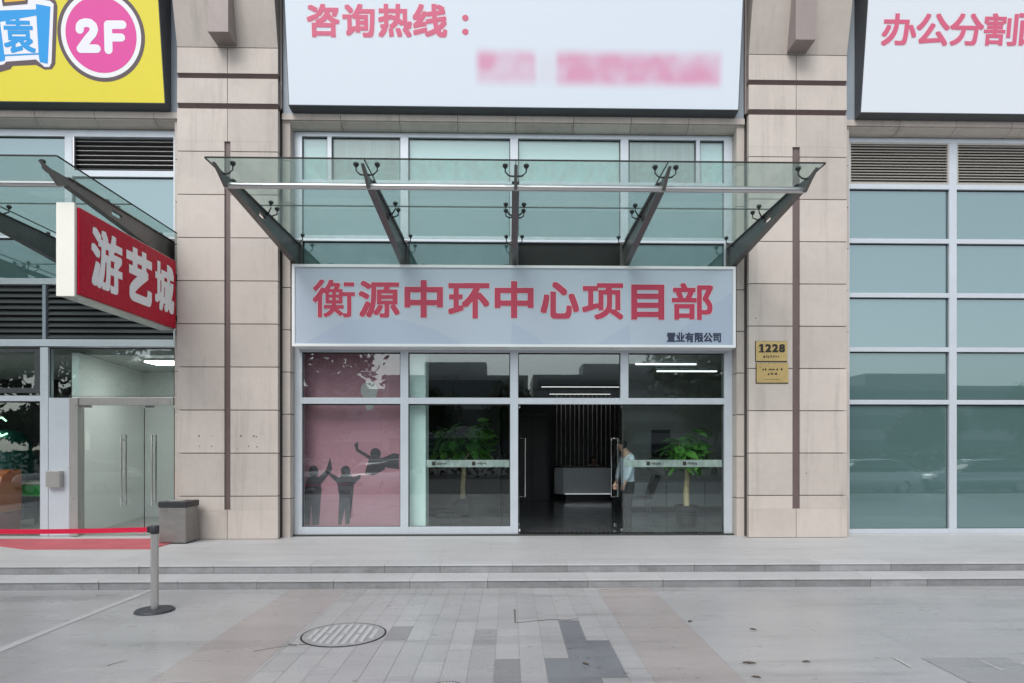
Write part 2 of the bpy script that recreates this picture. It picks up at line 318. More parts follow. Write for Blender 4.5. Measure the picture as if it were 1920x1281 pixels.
# ------------------------------------------------------------------ ground, paving, steps
TZ, SZ = 0.23, 0.115                        # terrace and step heights
YT, YS = 8.73, 8.28                         # terrace edge, step edge
YP, YQ, YG = 11.2, 11.4, 11.65              # pillar front, pillar side piece, glass
tag(MB().add([(-300, -300, -.15), (300, -300, -.15), (300, -1.8, -.15), (-300, -1.8, -.15)], [(0, 1, 2, 3)]).build('road', 'asphalt'), kind='structure')
kb = MB()
for i in range(-30, 31): kb.box(i - .497, i + .497, -1.95, -1.8, -.3, 0.003)
tag(kb.build('kerb', 'riser', bevel=.008), kind='structure')
base = MB().add([(-300, -1.8, -.004), (300, -1.8, -.004), (300, 60, -.004), (-300, 60, -.004)], [(0, 1, 2, 3)])
tag(base.build('ground', 'gap'), kind='structure')
pv = MB()
def slab(x0, x1, y0, y1, t, g=.0016, z=0.0):
    if x1 - x0 < .02 or y1 - y0 < .02: return
    t = tuple(c * .96 for c in t)
    pv.add([(x0 + g, y0 + g, z), (x1 - g, y0 + g, z), (x1 - g, y1 - g, z), (x0 + g, y1 - g, z)], [(0, 1, 2, 3)], t)
def grey(v, w=0.0): return (v + w, v, v + .006 - w)
BL0, BL1, BR0, BR1 = -2.80, -2.07, 1.13, 1.83
# middle field: narrow slabs running towards the doors, some of them replaced with darker ones
cw = .2125; first = .515
forced = {0: [6.72, 5.78, 4.84], 1: [6.02, 5.04], -1: [6.45, 5.51, 4.57], -3: [5.5, 4.6], -4: [6.4, 5.9, 4.9], -8: [6.53, 6.06]}
dark = {(0, 5.78): .195, (0, 4.84): .21, (1, 5.04): .195, (-1, 4.57): .215, (-3, 4.6): .235, (-8, 6.06): .235, (-4, 5.9): .29}
for k in range(-13, 4):
    x0, x1 = max(first + k * cw, BL1), min(first + (k + 1) * cw, BR0)
    if x1 <= x0: continue
    ys = set(forced.get(k, [])); y = (min(ys) if ys else rnd.uniform(4, 5))
    while y > -1.8: ys.add(y); y -= rnd.choice((.94, .94, .47))
    y = max(ys)
    while y < YS: ys.add(y); y += rnd.choice((.94, .94, .47))
    ys = sorted(ys | {-1.8, YS}); ys = [y for y in ys if -1.8 <= y <= YS]
    for a, b in zip(ys[:-1], ys[1:]):
        t = next((v for (kk, yy), v in dark.items() if kk == k and abs(yy - a) < .01), None)
        slab(x0, x1, a, b, (t * .95, t, t * 1.09) if t and t < .22 else grey(t or rnd.gauss(.365, .015)))
for x0, x1, in ((BL0, BL1), (BR0, BR1)):
    y = -1.8
    while y < YS:
        b = min(y + 1.2, YS); v = rnd.gauss(.325, .008); slab(x0, x1, y, b, (v * 1.07, v * .98, v * .965), .0008); y = b
for xa, xb in ((-16, BL0), (BR1, 17)):
    y = -1.8; row = 0
    while y < YS:
        b = min(y + .9, YS); x = xa - (.6 if row % 2 else 0)
        while x < xb: slab(max(x, xa), min(x + 1.8, xb), y, b, grey(rnd.gauss(.362, .007)), .0009); x += 1.8
        y = b; row += 1
slab(3.55, 4.3, 4.2, 5.45, grey(.29), .002, .003)
tag(pv.build('pavement', 'paving', tone=True), kind='structure')
pl = MB()
def terr(x0, x1, y0, y1):
    v = rnd.gauss(.43, .008); g = .0012
    pl.add([(x0 + g, y0 + g, TZ), (x1 - g, y0 + g, TZ), (x1 - g, y1 - g, TZ), (x0 + g, y1 - g, TZ)], [(0, 1, 2, 3)], (v, v, v + .004))
for a, b in ((YT + .32, 10.0), (10.0, YG - .02)):
    x = -16.0 + (0.7 if a > 9.5 else 0)
    while x < 17: terr(x, x + 1.5, a, b); x += 1.5
tag(pl.build('terrace', 'terrace', tone=True), kind='structure')
st = MB(); st.box(-16, 17, YT + .02, YG - .02, .0, TZ - .003); st.box(-16, 17, YS + .02, YT + .02, 0, SZ - .003)
tag(st.build('terrace_base', 'gap'), kind='structure')
for nm, y0, y1, z0, z1 in (('upper_step', YT, YT + .32, SZ, TZ), ('lower_step', YS, YT, 0, SZ)):
    a = MB(); b = MB(); x = -16.0
    while x < 17:
        L = rnd.choice((.75, .98, 1.0, 1.0, 1.3)); j = rnd.uniform(-.004, .004)
        a.box(x + .002, x + L - .002, y0 + j, y0 + .10, z0 - (.0 if z0 else .02), z1 - .022)
        b.box(x + .0015, x + L - .0015, y0 - .012 + j, y1, z1 - .022, z1 + .0005); x += L
    tag(a.build(nm + '_riser', 'riser', bevel=.004), kind='structure'); tag(b.build(nm + '_tread', 'tread', bevel=.006), kind='structure')
# painted markings and small debris
ln = MB(); y = 5.1
while y < 8.0:
    w = .05 + rnd.uniform(-.012, .012); e = rnd.uniform(.25, .6)
    ln.add([(-4.57 - w, y, .004), (-4.57 + w, y, .004), (-4.57 + w * .9, y + e, .004), (-4.57 - w * .9, y + e, .004)], [(0, 1, 2, 3)]); y += e + rnd.choice((0, 0, .03))
tag(ln.build('painted_line', 'paint'), kind='structure')
for (a, b) in (((1676, 1234), (1708, 1252)), ((1838, 1240), (1880, 1258))):
    p, q = Vector((*G(*a), .006)), Vector((*G(*b), .006)); w = Vector((.012, .006, 0))
    tag(MB().add([p - w, p + w, q + w, q - w], [(0, 1, 2, 3)]).build('painted_mark', 'paint'), kind='structure')
for i, (px, py) in enumerate(((1412, 1181), (1410, 1245), (1400, 1244), (1512, 1242), (1418, 1271), (1294, 1166), (1098, 1246))):
    x, y = G(px, py); a = rnd.uniform(0, 3); q = MB()
    for s_ in (-1, 1):
        q.add([(x + .045 * math.cos(a) * t - s_ * .016 * (1 - t * t) * math.sin(a), y + .045 * math.sin(a) * t + s_ * .016 * (1 - t * t) * math.cos(a), .006 + .008 * (1 - t * t)) for t in (-1, -.4, .4, 1)]
              + [(x + .045 * math.cos(a) * t, y + .045 * math.sin(a) * t, .006) for t in (1, .4, -.4, -1)], [tuple(range(8))])
    tag(q.build('dry_leaf', 'dryleaf', loc=(x, y, .006)), 'tiny dark dry leaf lying on the open grey paving in front of the steps', 'leaf', 'dry leaves on the paving')
ck = MB()
def crack(pts, w):
    for (a, b) in zip(pts[:-1], pts[1:]):
        p_, q_ = Vector((*G(*a), .0035)), Vector((*G(*b), .0035)); d_ = (q_ - p_).normalized().cross(Vector((0, 0, 1))) * w * rnd.uniform(.6, 1.3)
        ck.add([p_ - d_, p_ + d_, q_ + d_ * .6, q_ - d_ * .6], [(0, 1, 2, 3)])
crack([(965, 1143), (966, 1168), (990, 1166), (1008, 1164), (1035, 1162), (1062, 1163), (1085, 1160)], .009); crack([(200, 1249), (212, 1245), (240, 1239)], .006); crack([(475, 1222), (520, 1214), (560, 1209), (610, 1208)], .007); 
crack([(540, 1208), (556, 1211)], .01); crack([(180, 1117), (220, 1116)], .006)
tag(ck.build('pavement_crack', 'joint'), kind='structure')
def manhole(x, y, r, label):
    t = thing('manhole_cover', label, 'manhole cover', (x, y, 0), 'manhole covers in the paving')
    MB().lathe([(r, .001), (r, .0045), (r - .018, .0045), (r - .018, .001)], (x, y, 0), 48).build('frame_ring', 'irondark', t)
    MB().lathe([(r - .018, .0005), (r - .018, .006), (r - .06, .0062)], (x, y, 0), 48).build('cover', 'iron', t)
    b = MB(); n = 9
    for k in range(n):
        u = -r * .72 + 1.44 * r * k / (n - 1); h = math.sqrt(max(0, (r * .8) ** 2 - u * u)); seg = [(-h, h)] if k % 2 else [(-h, -h * .12), (h * .1, h)]
        for a_, b_ in seg:
            if b_ - a_ > .03: b.box(x + u - .02 * r / .4, x + u + .02 * r / .4, y + a_, y + b_, .006, .012)
    b.build('rib_pattern', 'tread', t, bevel=.002)
mx, my = G(645, 1190); manhole(mx, my, .405, 'large round iron manhole cover with ribs by the pinkish paving band')
mx, my = G(838, 1290); manhole(mx, my, .13, 'small round utility cover cut off at the bottom of the photo')

# ------------------------------------------------------------------ the building
B = thing('commercial_building', 'beige stone and glass commercial building with two pillars and shopfront bays', 'building', (0, YP, 0))
def P(mb, name, m, parent=B, **k): return mb.build(name, m, parent, **k)
zl = lambda k: TZ + .747 * k
def pillar(x0, x1, slot0, slot1, side=.145):
    b = MB(); zs = [zl(k) for k in range(11)]; g = .007; sm = (slot0 + slot1) / 2; zs0, zs1 = .74, 7.13
    for a, c in zip(zs[:-1], zs[1:]):
        cuts = [(a, c)]
        for z in (zs0, zs1):
            cuts = [q for lo, hi in cuts for q in ([(lo, z), (z, hi)] if lo < z < hi else [(lo, hi)])]
        for lo, hi in cuts:
            inner = lo >= zs0 - 1e-3 and hi <= zs1 + 1e-3
            l, r = (slot0, slot1) if inner else (sm - g * .6, sm + g * .6)
            lo2, hi2 = lo + (g if lo == a else 0), hi - (g if hi == c else 0)
            b.box(x0, l, YP, YP + .09, lo2, hi2); b.box(r, x1, YP, YP + .09, lo2, hi2)
        d = -.06
        for q0, q1 in ((x0 - side, x0 - .008), (x1 + .008, x1 + side)):
            b.box(q0, q1, YQ, YG - .01, a + g + d, c - g + d)
    za = zs[-1]
    for lo, hi in ((za + .09, za + .52), (za + .61, za + 1.05)):
        b.box(x0, sm - .005, YP, YP + .09, lo, hi); b.box(sm + .005, x1, YP, YP + .09, lo, hi)
    p = P(b, 'stone_pillar', 'stone', bevel=.004)
    P(MB().box(x0 + .03, x1 - .03, YP + .06, 12.2, TZ - .1, 10.9).box(x0 - side + .02, x1 + side - .02, YQ + .04, 12.1, TZ - .1, za - .02), 'core', 'joint', p)
    P(MB().box(slot0 + .003, slot1 - .003, YP + .035, YP + .058, zs0, zs1), 'slot_channel', 'brown', p)
    q = MB()
    for z in (za, za + .52): q.prism_x([(YP + .004, z + .088), (YP + .055, z + .022), (YP + .3, z + .022), (YP + .3, z + .088)], x0 + .004, x1 - .004)
    P(q, 'groove_trim', 'brown', p)
    cb = MB(); c0 = za + 1.062
    for u0, u1 in ((x0, x1),): cb.prism_x([(YP, c0), (YP - .48, 10.9), (YP + .3, 10.9), (YP + .3, c0)], u0, u1)
    P(cb, 'flared_capital', 'stone', p, bevel=.004)
    for xf in (x0 - .03, x1 + .002): P(MB().box(xf, xf + .028, YP + .1, 11.355, c0 - 1.0, 10.9), 'side_flashing', 'fin', p)
    P(MB().prism_x([(YP - .36, c0 + .035), (YP - .36, 10.85), (YP - .2, 10.85), (YP + .02, c0 + .02)], sm - .17, sm + .17), 'fin_box', 'fin', p, bevel=.004)
    return p
lx0, lx1 = W(332, YP), W(521, YP); rx0, rx1 = W(1404, YP), W(1588, YP)
ls0, ls1 = W(420.5, YP), W(432, YP); rs0, rs1 = W(1486, YP), W(1500, YP)
p = pillar(lx0, lx1, ls0, ls1)
def fixing(px, py, par, s_): x = W(px, YP); z = Hh(py, YP); P(MB().box(x - s_ * .7, x + s_ * .7, YP - .003, YP + .01, z - s_, z + s_), 'fixing_hole', 'brown', par)
for px, py in ((373, 818), (398, 818), (374, 837), (397, 837), (452, 818), (476, 818), (481, 819), (445, 842), (466, 837), (482, 838)): fixing(px, py, p, rnd.uniform(.008, .016))
p2 = pillar(rx0, rx1, rs0, rs1)
for px, py in ((1512, 888), (1417, 595)): fixing(px, py, p2, .012)

CL0, CL1 = lx1 + .145, rx0 - .145           # centre bay
LL, LR = -15.5, lx0 - .145                  # left bay
RL, RR = rx1 + .145, 16.5                   # right bay
ZC = 7.70
# walls above and around the bays
wl = MB()
for a, b in ((LL, lx0 - .032), (lx1 + .032, rx0 - .032), (rx1 + .032, RR)): wl.box(a, b, 11.36, 12.1, ZC + .001, 13.5)
P(wl, 'upper_wall', 'bay')
P(MB().box(LL - .4, RR + .4, 11.9, 24, 10.9, 13.4), 'roof_mass', 'stone')
P(MB().box(LL - .5, LL, YQ, 24, 0, 10.9).box(RR, RR + .5, YQ, 24, 0, 10.9).box(LL, RR, 23.6, 24, 0, 10.9), 'outer_wall', 'stone')
def cornice(a, b):
    c = MB(); x = a
    while x < b - .02:
        e = min(x + 1.03, b)
        if b - e < .2: e = b
        c.prism_x([(YQ - .05, ZC - .105), (YQ - .05, ZC), (11.7, ZC), (11.7, ZC - .105)], x + .004, e - .004)
        c.prism_x([(YQ - .02, ZC - .125), (YQ - .02, ZC - .106), (11.7, ZC - .106), (11.7, ZC - .185), (YQ + .09, ZC - .185)], x + .004, e - .004); x = e
    P(c, 'stone_cornice', 'stone', bevel=.003)
cornice(LL, lx0 - .012); cornice(lx1 + .012, rx0 - .012); cornice(rx1 + .012, RR)
ZH = ZC - .19                               # head of the glazing
Z345, Z448, Z550, Z653, Z752 = [Hh(y, YG - .05) for y in (346, 449, 550, 653, 752)]
FR = .055                                   # frame stands this far in front of the glass
def bar(mb, x0, x1, z0, z1, pr=0.0): mb.box(x0, x1, YG - FR - pr, YG + .09, z0, z1)
def pane(x0, x1, z0, z1, m, Y=YG, label=None):
    o = P(MB().box(x0, x1, Y, Y + .012, z0, z1), 'window', m)
    gk = MB(); w = .014
    gk.box(x0, x0 + w, Y - .006, Y - .001, z0, z1).box(x1 - w, x1, Y - .006, Y - .001, z0, z1).box(x0 + w, x1 - w, Y - .006, Y - .001, z1 - w * 1.6, z1).box(x0 + w, x1 - w, Y - .006, Y - .001, z0, z0 + w * .6)
    P(gk, 'gasket', 'gasket', o)
    if label: o['label'] = label
    return o
gx = lambda px: W(px, YG - FR)
# ---- centre bay
fr = MB()
cols = [gx(564), gx(758), gx(964), gx(1171), gx(1363)]; hw = .072
bar(fr, CL0 + .005, gx(566), TZ + .03, ZH - .004); bar(fr, gx(1358), CL1 - .005, TZ + .03, ZH - .004)
for c in cols[1:4]: bar(fr, c - hw, c + hw, Z752 + .055 if c == cols[3] else TZ + .03, ZH - .085)
edges = [(gx(566), cols[1] - hw), (cols[1] + hw, cols[2] - hw), (cols[2] + hw, cols[3] - hw), (cols[3] + hw, gx(1358))]
for i, (a, b) in enumerate(edges):
    for z, h in ((Z345, .055), (Z448, .05), (Z653 - .02, .06), (Z752, .056)):
        if i == 2 and z == Z752: bar(fr, a, cols[3] + hw, z - h, z + h - .001, -.001)
        elif i == 3 and z == Z752: bar(fr, a, b, z - h, z + h, -.001)
        else: bar(fr, a, b, z - h, z + h, -.001)
    if i < 2: bar(fr, a, b, TZ + .03, TZ + .16, -.001)
bar(fr, gx(566), gx(1358), ZH - .085, ZH - .004, -.001)
P(fr, 'window_frame', 'alu', bevel=.004)
P(MB().box(CL0, CL1, YG - .12, YG + .14, TZ - .02, TZ + .029), 'threshold', 'darkspan')
zt0, zt1 = Z345 + .055, ZH - .085
sub = [(gx(566), gx(613)), (gx(622), gx(750)), edges[1], edges[2], (gx(1180), gx(1305)), (gx(1313), gx(1358))]
for a, b in ((613.5, 621.5), (1305.5, 1312.5)): P(MB().box(gx(a), gx(b), YG - FR, YG + .09, zt0, zt1), 'sash_post', 'alu', bevel=.004)
for i, (a, b) in enumerate(sub):
    o = pane(a, b, zt0, zt1, 'clear')
    P(MB().box(a - .02, b + .02, YG + .03, YG + .045, zt0 - .0, zt1), 'curtain' if i in (1, 4) else 'blind', 'curtain' if i in (1, 4) else 'blind', o)
for i, (a, b) in enumerate(edges):
    pane(a, b, Z448 + .05, Z345 - .055, 'teal2')
    pane(a, b, Z653 + .04, Z448 - .05, 'darkglass' if i == 2 else 'teal', label='blackened pane above the sign' if i == 2 else None)
    pane(a, b, Z752 + .056, Z653 - .08, 'clear')
P(MB().box(CL0 + .02, CL1 - .02, YG + .16, YG + .3, Z653 + .02, ZH), 'inner_wall', 'darkwall')
zb0, zb1 = Hh(876, YG), Hh(862.5, YG)
def marks(mb, xs, z, h, Y):
    for x in xs: mb.box(x, x + rnd.uniform(.05, .17), Y - .003, Y - .0005, z - rnd.uniform(.2, .5) * h, z + rnd.uniform(.2, .5) * h)
def band(o, a, b, mk):
    f = P(MB().box(a, b, YG - .0035, YG - .0005, zb0, zb1), 'frosted_band', 'frost', o)
    for px in mk:
        q = MB(); x = W(px, YG); q.box(x - .02, x + .045, YG - .0062, YG - .0040, (zb0 + zb1) / 2 - .035, (zb0 + zb1) / 2 + .035)
        for j in range(7): q.box(x + .07 + j * .026, x + .085 + j * .026, YG - .0062, YG - .0040, (zb0 + zb1) / 2 - rnd.uniform(.008, .03), (zb0 + zb1) / 2 + rnd.uniform(.008, .026))
        P(q, 'band_marking', 'ink', o)
pane(edges[0][0], edges[0][1], TZ + .16, Z752 - .056, 'clear')
o = pane(edges[1][0], edges[1][1], TZ + .16, Z752 - .056, 'clear'); band(o, gx(799), edges[1][1], (812, 887))
d0, d1 = edges[2][0], cols[3] - .02
o = pane(gx(1168), gx(1357), TZ + .035, Z752 - .056, 'clear'); band(o, gx(1170), gx(1356), (1214, 1282))
# the two glass leaves stand open, swung inwards
def leaf(x, sgn):
    y0, y1 = YG + .07, YG + .98
    d = P(MB().box(x - .006, x + .006, y0, y1, TZ + .04, Z752 - .07), 'door', 'door')
    h = MB(); ym = y1 - .13; zt, zb = Hh(822, ym), Hh(932, ym)
    for e in ((sgn,) if sgn > 0 else (-1, 1)):
        X = x + e * (.125 if sgn > 0 else .065)
        h.tube([(x + e * .006, ym, zt), (X, ym, zt), (X, ym, zb), (x + e * .006, ym, zb)], .011, 8)
    P(h, 'handle', 'chrome', d, smooth=True)
    pf = MB()
    for ya, yb, z in ((y0, y0 + .16, TZ + .045), (y0, y0 + .16, Z752 - .12), (y1 - .14, y1 - .02, TZ + .045)): P(MB().box(x - .016, x + .016, ya, yb, z, z + .055), 'patch_fitting', 'chrome', d, bevel=.004)
leaf(gx(971) + .03, 1); leaf(d1 - .01, -1)
# ---- right bay
fr = MB(); mull = []; x = gx(1787)
while x < RR: mull.append(x); x += 2.03
bar(fr, RL, gx(1593), TZ + .02, ZH); bar(fr, gx(1593), RR, ZH - .09, ZH - .004, -.002)
ze = [gx(1593)] + mull + [RR]; Zr = [Hh(y, YG - .05, 955) for y in (344, 447, 550, 653, 753)]
for i, (a, b) in enumerate(zip(ze[:-1], ze[1:])):
    a2, b2 = a + (0 if i == 0 else .07), b - .07
    if i: bar(fr, a - .07, a + .07, TZ + .02, ZH - .09)
    for z in Zr: bar(fr, a2, b2, z - .042, z + .042, -.002)
    bar(fr, a2, b2, TZ + .02, TZ + .10, -.002)
    ztop = ZH - .09
    for j, (z1, z0) in enumerate(zip([ztop] + [z - .042 for z in Zr], [z + .042 for z in Zr] + [TZ + .10])):
        if j == 0:
            lv = MB(); z = z0 + .05
            lv.box(a2, a2 + .03, YG - .05, YG, z0, z1).box(b2 - .03, b2, YG - .05, YG, z0, z1).box(a2 + .03, b2 - .03, YG - .05, YG, z0, z0 + .03).box(a2 + .03, b2 - .03, YG - .05, YG, z1 - .03, z1)
            while z < z1 - .04: lv.prism_x([(YG - .045, z - .015), (YG - .04, z - .022), (YG + .02, z + .03), (YG + .015, z + .036)], a2 + .03, b2 - .03); z += .052
            lo = P(lv, 'louvre_panel', 'louvre'); P(MB().box(a2, b2, YG + .05, YG + .06, z0, z1), 'backing', 'joint', lo)
        else: pane(a2, b2, z0, z1, 'teal2' if j < 4 else 'teal')
P(fr, 'window_frame', 'alu', bevel=.004)
P(MB().box(RL, RR, YG - .16, YG + .1, TZ - .02, TZ + .019), 'threshold', 'tread')
P(MB().box(RL, RR, YG + .16, YG + .3, TZ, ZH), 'inner_wall', 'darkwall')
# ---- left bay
fr = MB(); mL = gx(82.5); zlv0, zlv1 = Hh(638, YG), Hh(540, YG)
bar(fr, gx(325), LR - .003, Z653, ZH - .002)
xs = [mL - 2.05 * k for k in range(3, -1, -1)]
bar(fr, LL, gx(325), ZH - .13, ZH - .004, -.002); bar(fr, LL, gx(325), Hh(653, YG), Hh(640, YG), -.002); bar(fr, LL, gx(325), Hh(539, YG), Hh(528, YG), -.002)
for x in xs[:-1]: bar(fr, x - .07, x + .07, TZ, Hh(655, YG))
bar(fr, gx(75), gx(90), TZ + .02, Hh(655, YG))
bar(fr, LL, gx(75), Hh(754, YG), Hh(744, YG), -.002)
u = gx(128)
for x in (u, u - 2.0, u - 4.0): bar(fr, x - .065, x + .065, Hh(449, YG), ZH - .13)
bar(fr, u + .065, gx(325), Hh(340, YG), Hh(329, YG), -.003); bar(fr, LL, gx(325), Hh(454, YG), Hh(443, YG), -.004)
P(fr, 'window_frame', 'alu', bevel=.004)
a2, b2, z0, z1 = u + .07, gx(325), Hh(329, YG), ZH - .13
lv = MB(); lv.box(a2, a2 + .03, YG - .05, YG, z0, z1); z = z0 + .04
while z < z1 - .02: lv.prism_x([(YG - .045, z - .012), (YG - .035, z - .016), (YG + .02, z + .006), (YG + .015, z + .016)], a2 + .03, b2); z += .083
lo = P(lv, 'louvre_panel', 'tube'); P(MB().box(a2, b2, YG + .05, YG + .06, z0, z1), 'backing', 'gasket', lo)
pane(u + .065, gx(325), Hh(443, YG), Hh(340, YG), 'teal2')
for x in (u, u - 2.0, u - 4.0):
    pane(x - 1.935 if x > u - 4 else LL, x - .065, Hh(443, YG), ZH - .13, 'teal2')
pane(LL, gx(325), Hh(528, YG), Hh(454, YG), 'teal')
for a, b in ((gx(85), gx(325)), (mL - 2.0, gx(79)), (mL - 4.1, mL - 2.07)):
    lv = MB(); z = zlv0
    while z < zlv1 - .02: lv.prism_x([(YG - .03, z), (YG - .02, z - .004), (YG + .03, z + .07), (YG + .02, z + .078)], a, b); z += .105
    lo = P(lv, 'louvre_panel', 'louvre_dark'); P(MB().box(a, b, YG + .06, YG + .07, Hh(642, YG), zlv1), 'backing', 'gasket', lo)
bar(fr := MB(), gx(79), gx(85), zlv0 - .02, zlv1, -.004); P(fr, 'louvre_post', 'bay')
pane(gx(90), gx(325), Hh(745, YG), Hh(655, YG), 'clear')
o = pane(mL - 2.0, gx(75), Hh(744, YG), Hh(655, YG), 'clear')
q = MB(); zz0, zz1 = Hh(739, YG), Hh(658, YG)
q.box(gx(64), gx(74), YG - .05, YG - .007, zz0, zz1).box(mL - 2.0, gx(64), YG - .05, YG - .007, zz0, zz0 + .09).box(mL - 2.0, gx(64), YG - .05, YG - .007, zz1 - .06, zz1)
P(q, 'opening_sash', 'louvre_dark', o, bevel=.004)
o = pane(mL - 2.0, gx(75), TZ + .06, Hh(754, YG), 'clear')
pane(mL - 4.0, mL - 2.1, TZ + .06, Hh(655, YG), 'clear'); pane(LL, mL - 4.17, TZ + .06, Hh(655, YG), 'clear')
P(MB().box(LL, LR, YG - .05, YG + .1, TZ - .02, TZ + .019), 'threshold', 'stainless')
P(MB().box(gx(90.5), gx(132), YG - .05, YG + .05, TZ + .02, Hh(748, YG)), 'side_panel', 'alu', bevel=.004)
jm = P(MB().box(gx(132.5), gx(149), YG - .1, YG + .08, TZ + .02, Hh(748, YG)).box(gx(149.2), gx(326), YG - .08, YG + .08, Hh(761, YG), Hh(747, YG)), 'door_frame', 'stainless', bevel=.004)
q = MB(); zs_ = Hh(760, YG)
for a, b, hx in ((gx(151), gx(267.5), 228), (gx(269), gx(324), 285)):
    d = P(MB().box(a, b, YG, YG + .012, TZ + .04, zs_ - .006), 'door', 'door')
    h = MB(); X = W(hx, YG - .06); za, zb = Hh(822, YG), Hh(940, YG)
    for e in (-1, 1):
        y = YG + .006 + e * .065; h.tube([(X + e * .0, y, za + .06), (X, y, zb - .06)], .014, 8)
    for z in (za - .03, zb + .03): h.tube([(X, YG - .06, z), (X, YG + .07, z)], .011, 8)
    P(h, 'handle', 'chrome', d, smooth=True)
    P(MB().box(a, a + .16, YG - .014, YG + .026, zs_ - .055, zs_ - .008), 'patch_fitting', 'chrome', d, bevel=.003); P(MB().box(b - .14, b - .008, YG - .014, YG + .026, TZ + .045, TZ + .09), 'patch_fitting', 'chrome', d, bevel=.003)
    P(MB().box(b - .006, b, YG - .004, YG + .016, TZ + .1, zs_ - .06), 'edge_seal', 'gasket', d)
P(MB().box(gx(92), gx(119), YG - .15, YG - .051, Hh(912, YG), Hh(882, YG)), 'vent_hood', 'stainless', bevel=.012)
P(MB().box(LL, LR + .1, YG + .25, YG + .4, Hh(640, YG), ZH), 'inner_wall', 'darkwall')

# ------------------------------------------------------------------ interiors
def struct(mb, name, m): return tag(mb.build(name, m), kind='structure')
ZF = TZ
struct(MB().box(-4.3, 7.5, YG + .15, 23, ZF - .1, ZF), 'lobby_floor', 'lobby')
struct(MB().box(-4.3, 7.5, YG + .3, 23, 3.62, 3.8), 'lobby_ceiling', 'lobbywall')
struct(MB().box(-4.3, -.25, 17, 17.2, ZF, 3.62), 'lobby_partition', 'darkwall')
struct(MB().box(7.2, 7.5, 12, 23, ZF, 3.62).box(-4.3, -4.2, 12, 23, ZF, 3.62), 'lobby_wall', 'lobbywall')
struct(MB().box(-1.6, -1.3, 16, 16.98, ZF, 3.62), 'lobby_pier', 'darkwall')
struct(MB().box(-.2, 3.6, 21.2, 21.4, ZF, 3.62).box(-.2, 1.22, 19.4, 21.2, ZF, 3.62), 'lobby_back_wall', 'darkwall')
struct(MB().box(3.0, 7.2, 17.0, 17.2, ZF, 3.62), 'lounge_wall', 'lobbywall')
sp = MB(); xa = W(1044, 21)
for k in range(17): sp.box(xa + k * .148, xa + k * .148 + .018, 21.12, 21.2, ZF + .9, 3.6)
tag(sp.build('slat_screen', 'slat'), 'row of thin pale vertical slats on the black wall behind the reception desk', 'slat screen')
lf = thing('lift_door', 'plain dark lift door with a centre seam left of the slatted wall', 'lift door', (.75, 19.4, ZF))
MB().box(.28, .69, 19.36, 19.39, ZF, 2.75).build('door_panel', 'black', lf, bevel=.004); MB().box(.70, 1.12, 19.36, 19.39, ZF, 2.75).build('door_panel', 'black', lf, bevel=.004)
MB().box(.2, 1.2, 19.33, 19.395, 2.76, 2.86).build('header_trim', 'louvre_dark', lf)
col0 = W(766, 12.5)
tag(MB().box(col0 - .05, W(798, 11.85), 11.85, 12.3, ZF, 3.62).build('indoor_column', 'aqua'), 'pale aqua-white square column just inside the glass beside the pink mural', 'column')
mu = thing('mural_wall', 'pink mural board with dark silhouettes of jumping figures behind the left pane', 'mural', (W(658, 11.95), 11.95, ZF))
MX0, MX1, MY = W(560, 11.95), W(757, 11.95), 11.95
MB().box(MX0 - .05, MX1 + .05, MY, MY + .08, ZF, 3.6).build('board', 'mural', mu)
def sil(loops, nm, m, lift):
    q = MB()
    for i, lp in enumerate(loops):
        pts = [hit(px, py, (0, MY - lift, 0), (0, 1, 0)) for px, py in lp]
        q.prism_y([(p.x, p.z) for p in pts], MY - lift - i * .0006, MY - .0002 * (i + 1))
    q.build(nm, m, mu)
def disc(cx, cy, rx, ry, n=14): return [(cx + rx * math.cos(6.28 * k / n), cy + ry * math.sin(6.28 * k / n)) for k in range(n)]
sil([disc(648, 883, 9, 10), [(640, 890), (658, 888), (664, 905), (660, 945), (655, 982), (648, 984), (646, 955), (640, 984), (634, 984), (636, 930), (632, 905)], [(636, 896), (612, 882), (614, 888), (634, 908)], [(660, 896), (676, 890), (676, 896), (662, 910)]], 'silhouette', 'muraldark', .004)
sil([disc(588, 884, 9, 11), [(578, 894), (598, 894), (603, 915), (598, 984), (586, 984), (584, 945), (580, 984), (568, 984), (572, 915)], [(596, 898), (612, 880), (619, 858), (623, 880), (602, 908)]], 'silhouette', 'muraldark', .004)
sil([disc(704, 851, 10, 11), [(692, 860), (716, 858), (722, 880), (700, 892), (684, 888)], [(694, 862), (668, 846), (664, 834), (671, 828), (672, 842), (696, 856)], [(714, 860), (738, 850), (748, 852), (748, 880), (720, 876)]], 'silhouette', 'muraldark', .004)
sil([disc(692, 732, 16, 17), [(680, 742), (706, 742), (698, 768), (688, 770)]], 'printed_balloon', 'muralpale', .004)
# reception desk
dk = thing('reception_desk', 'pale grey reception desk with a dark top seen through the open doors', 'desk', (2.2, 19.9, ZF))
dx0, dx1 = W(1041, 19.6), W(1147, 19.6)
MB().prism_z([(dx0 + .25, 19.6), (dx1, 19.6), (dx1, 20.3), (dx0, 20.3), (dx0, 19.95)], ZF + .16, ZF + .98).build('front_panel', 'desk', dk, bevel=.006)
MB().prism_z([(dx0 + .33, 19.68), (dx1 - .05, 19.68), (dx1 - .05, 20.2), (dx0 + .1, 20.2), (dx0 + .1, 19.97)], ZF, ZF + .159).build('plinth', 'black', dk)
MB().prism_z([(dx0 + .22, 19.56), (dx1 + .02, 19.56), (dx1 + .02, 20.32), (dx0 - .03, 20.32), (dx0 - .03, 19.93)], ZF + .981, ZF + 1.02).build('counter_top', 'desktop', dk, bevel=.004)
MB().box(dx0 + .3, dx1 - .02, 19.585, 19.598, ZF + .165, ZF + .175).build('edge_light', 'ledstrip', dk)
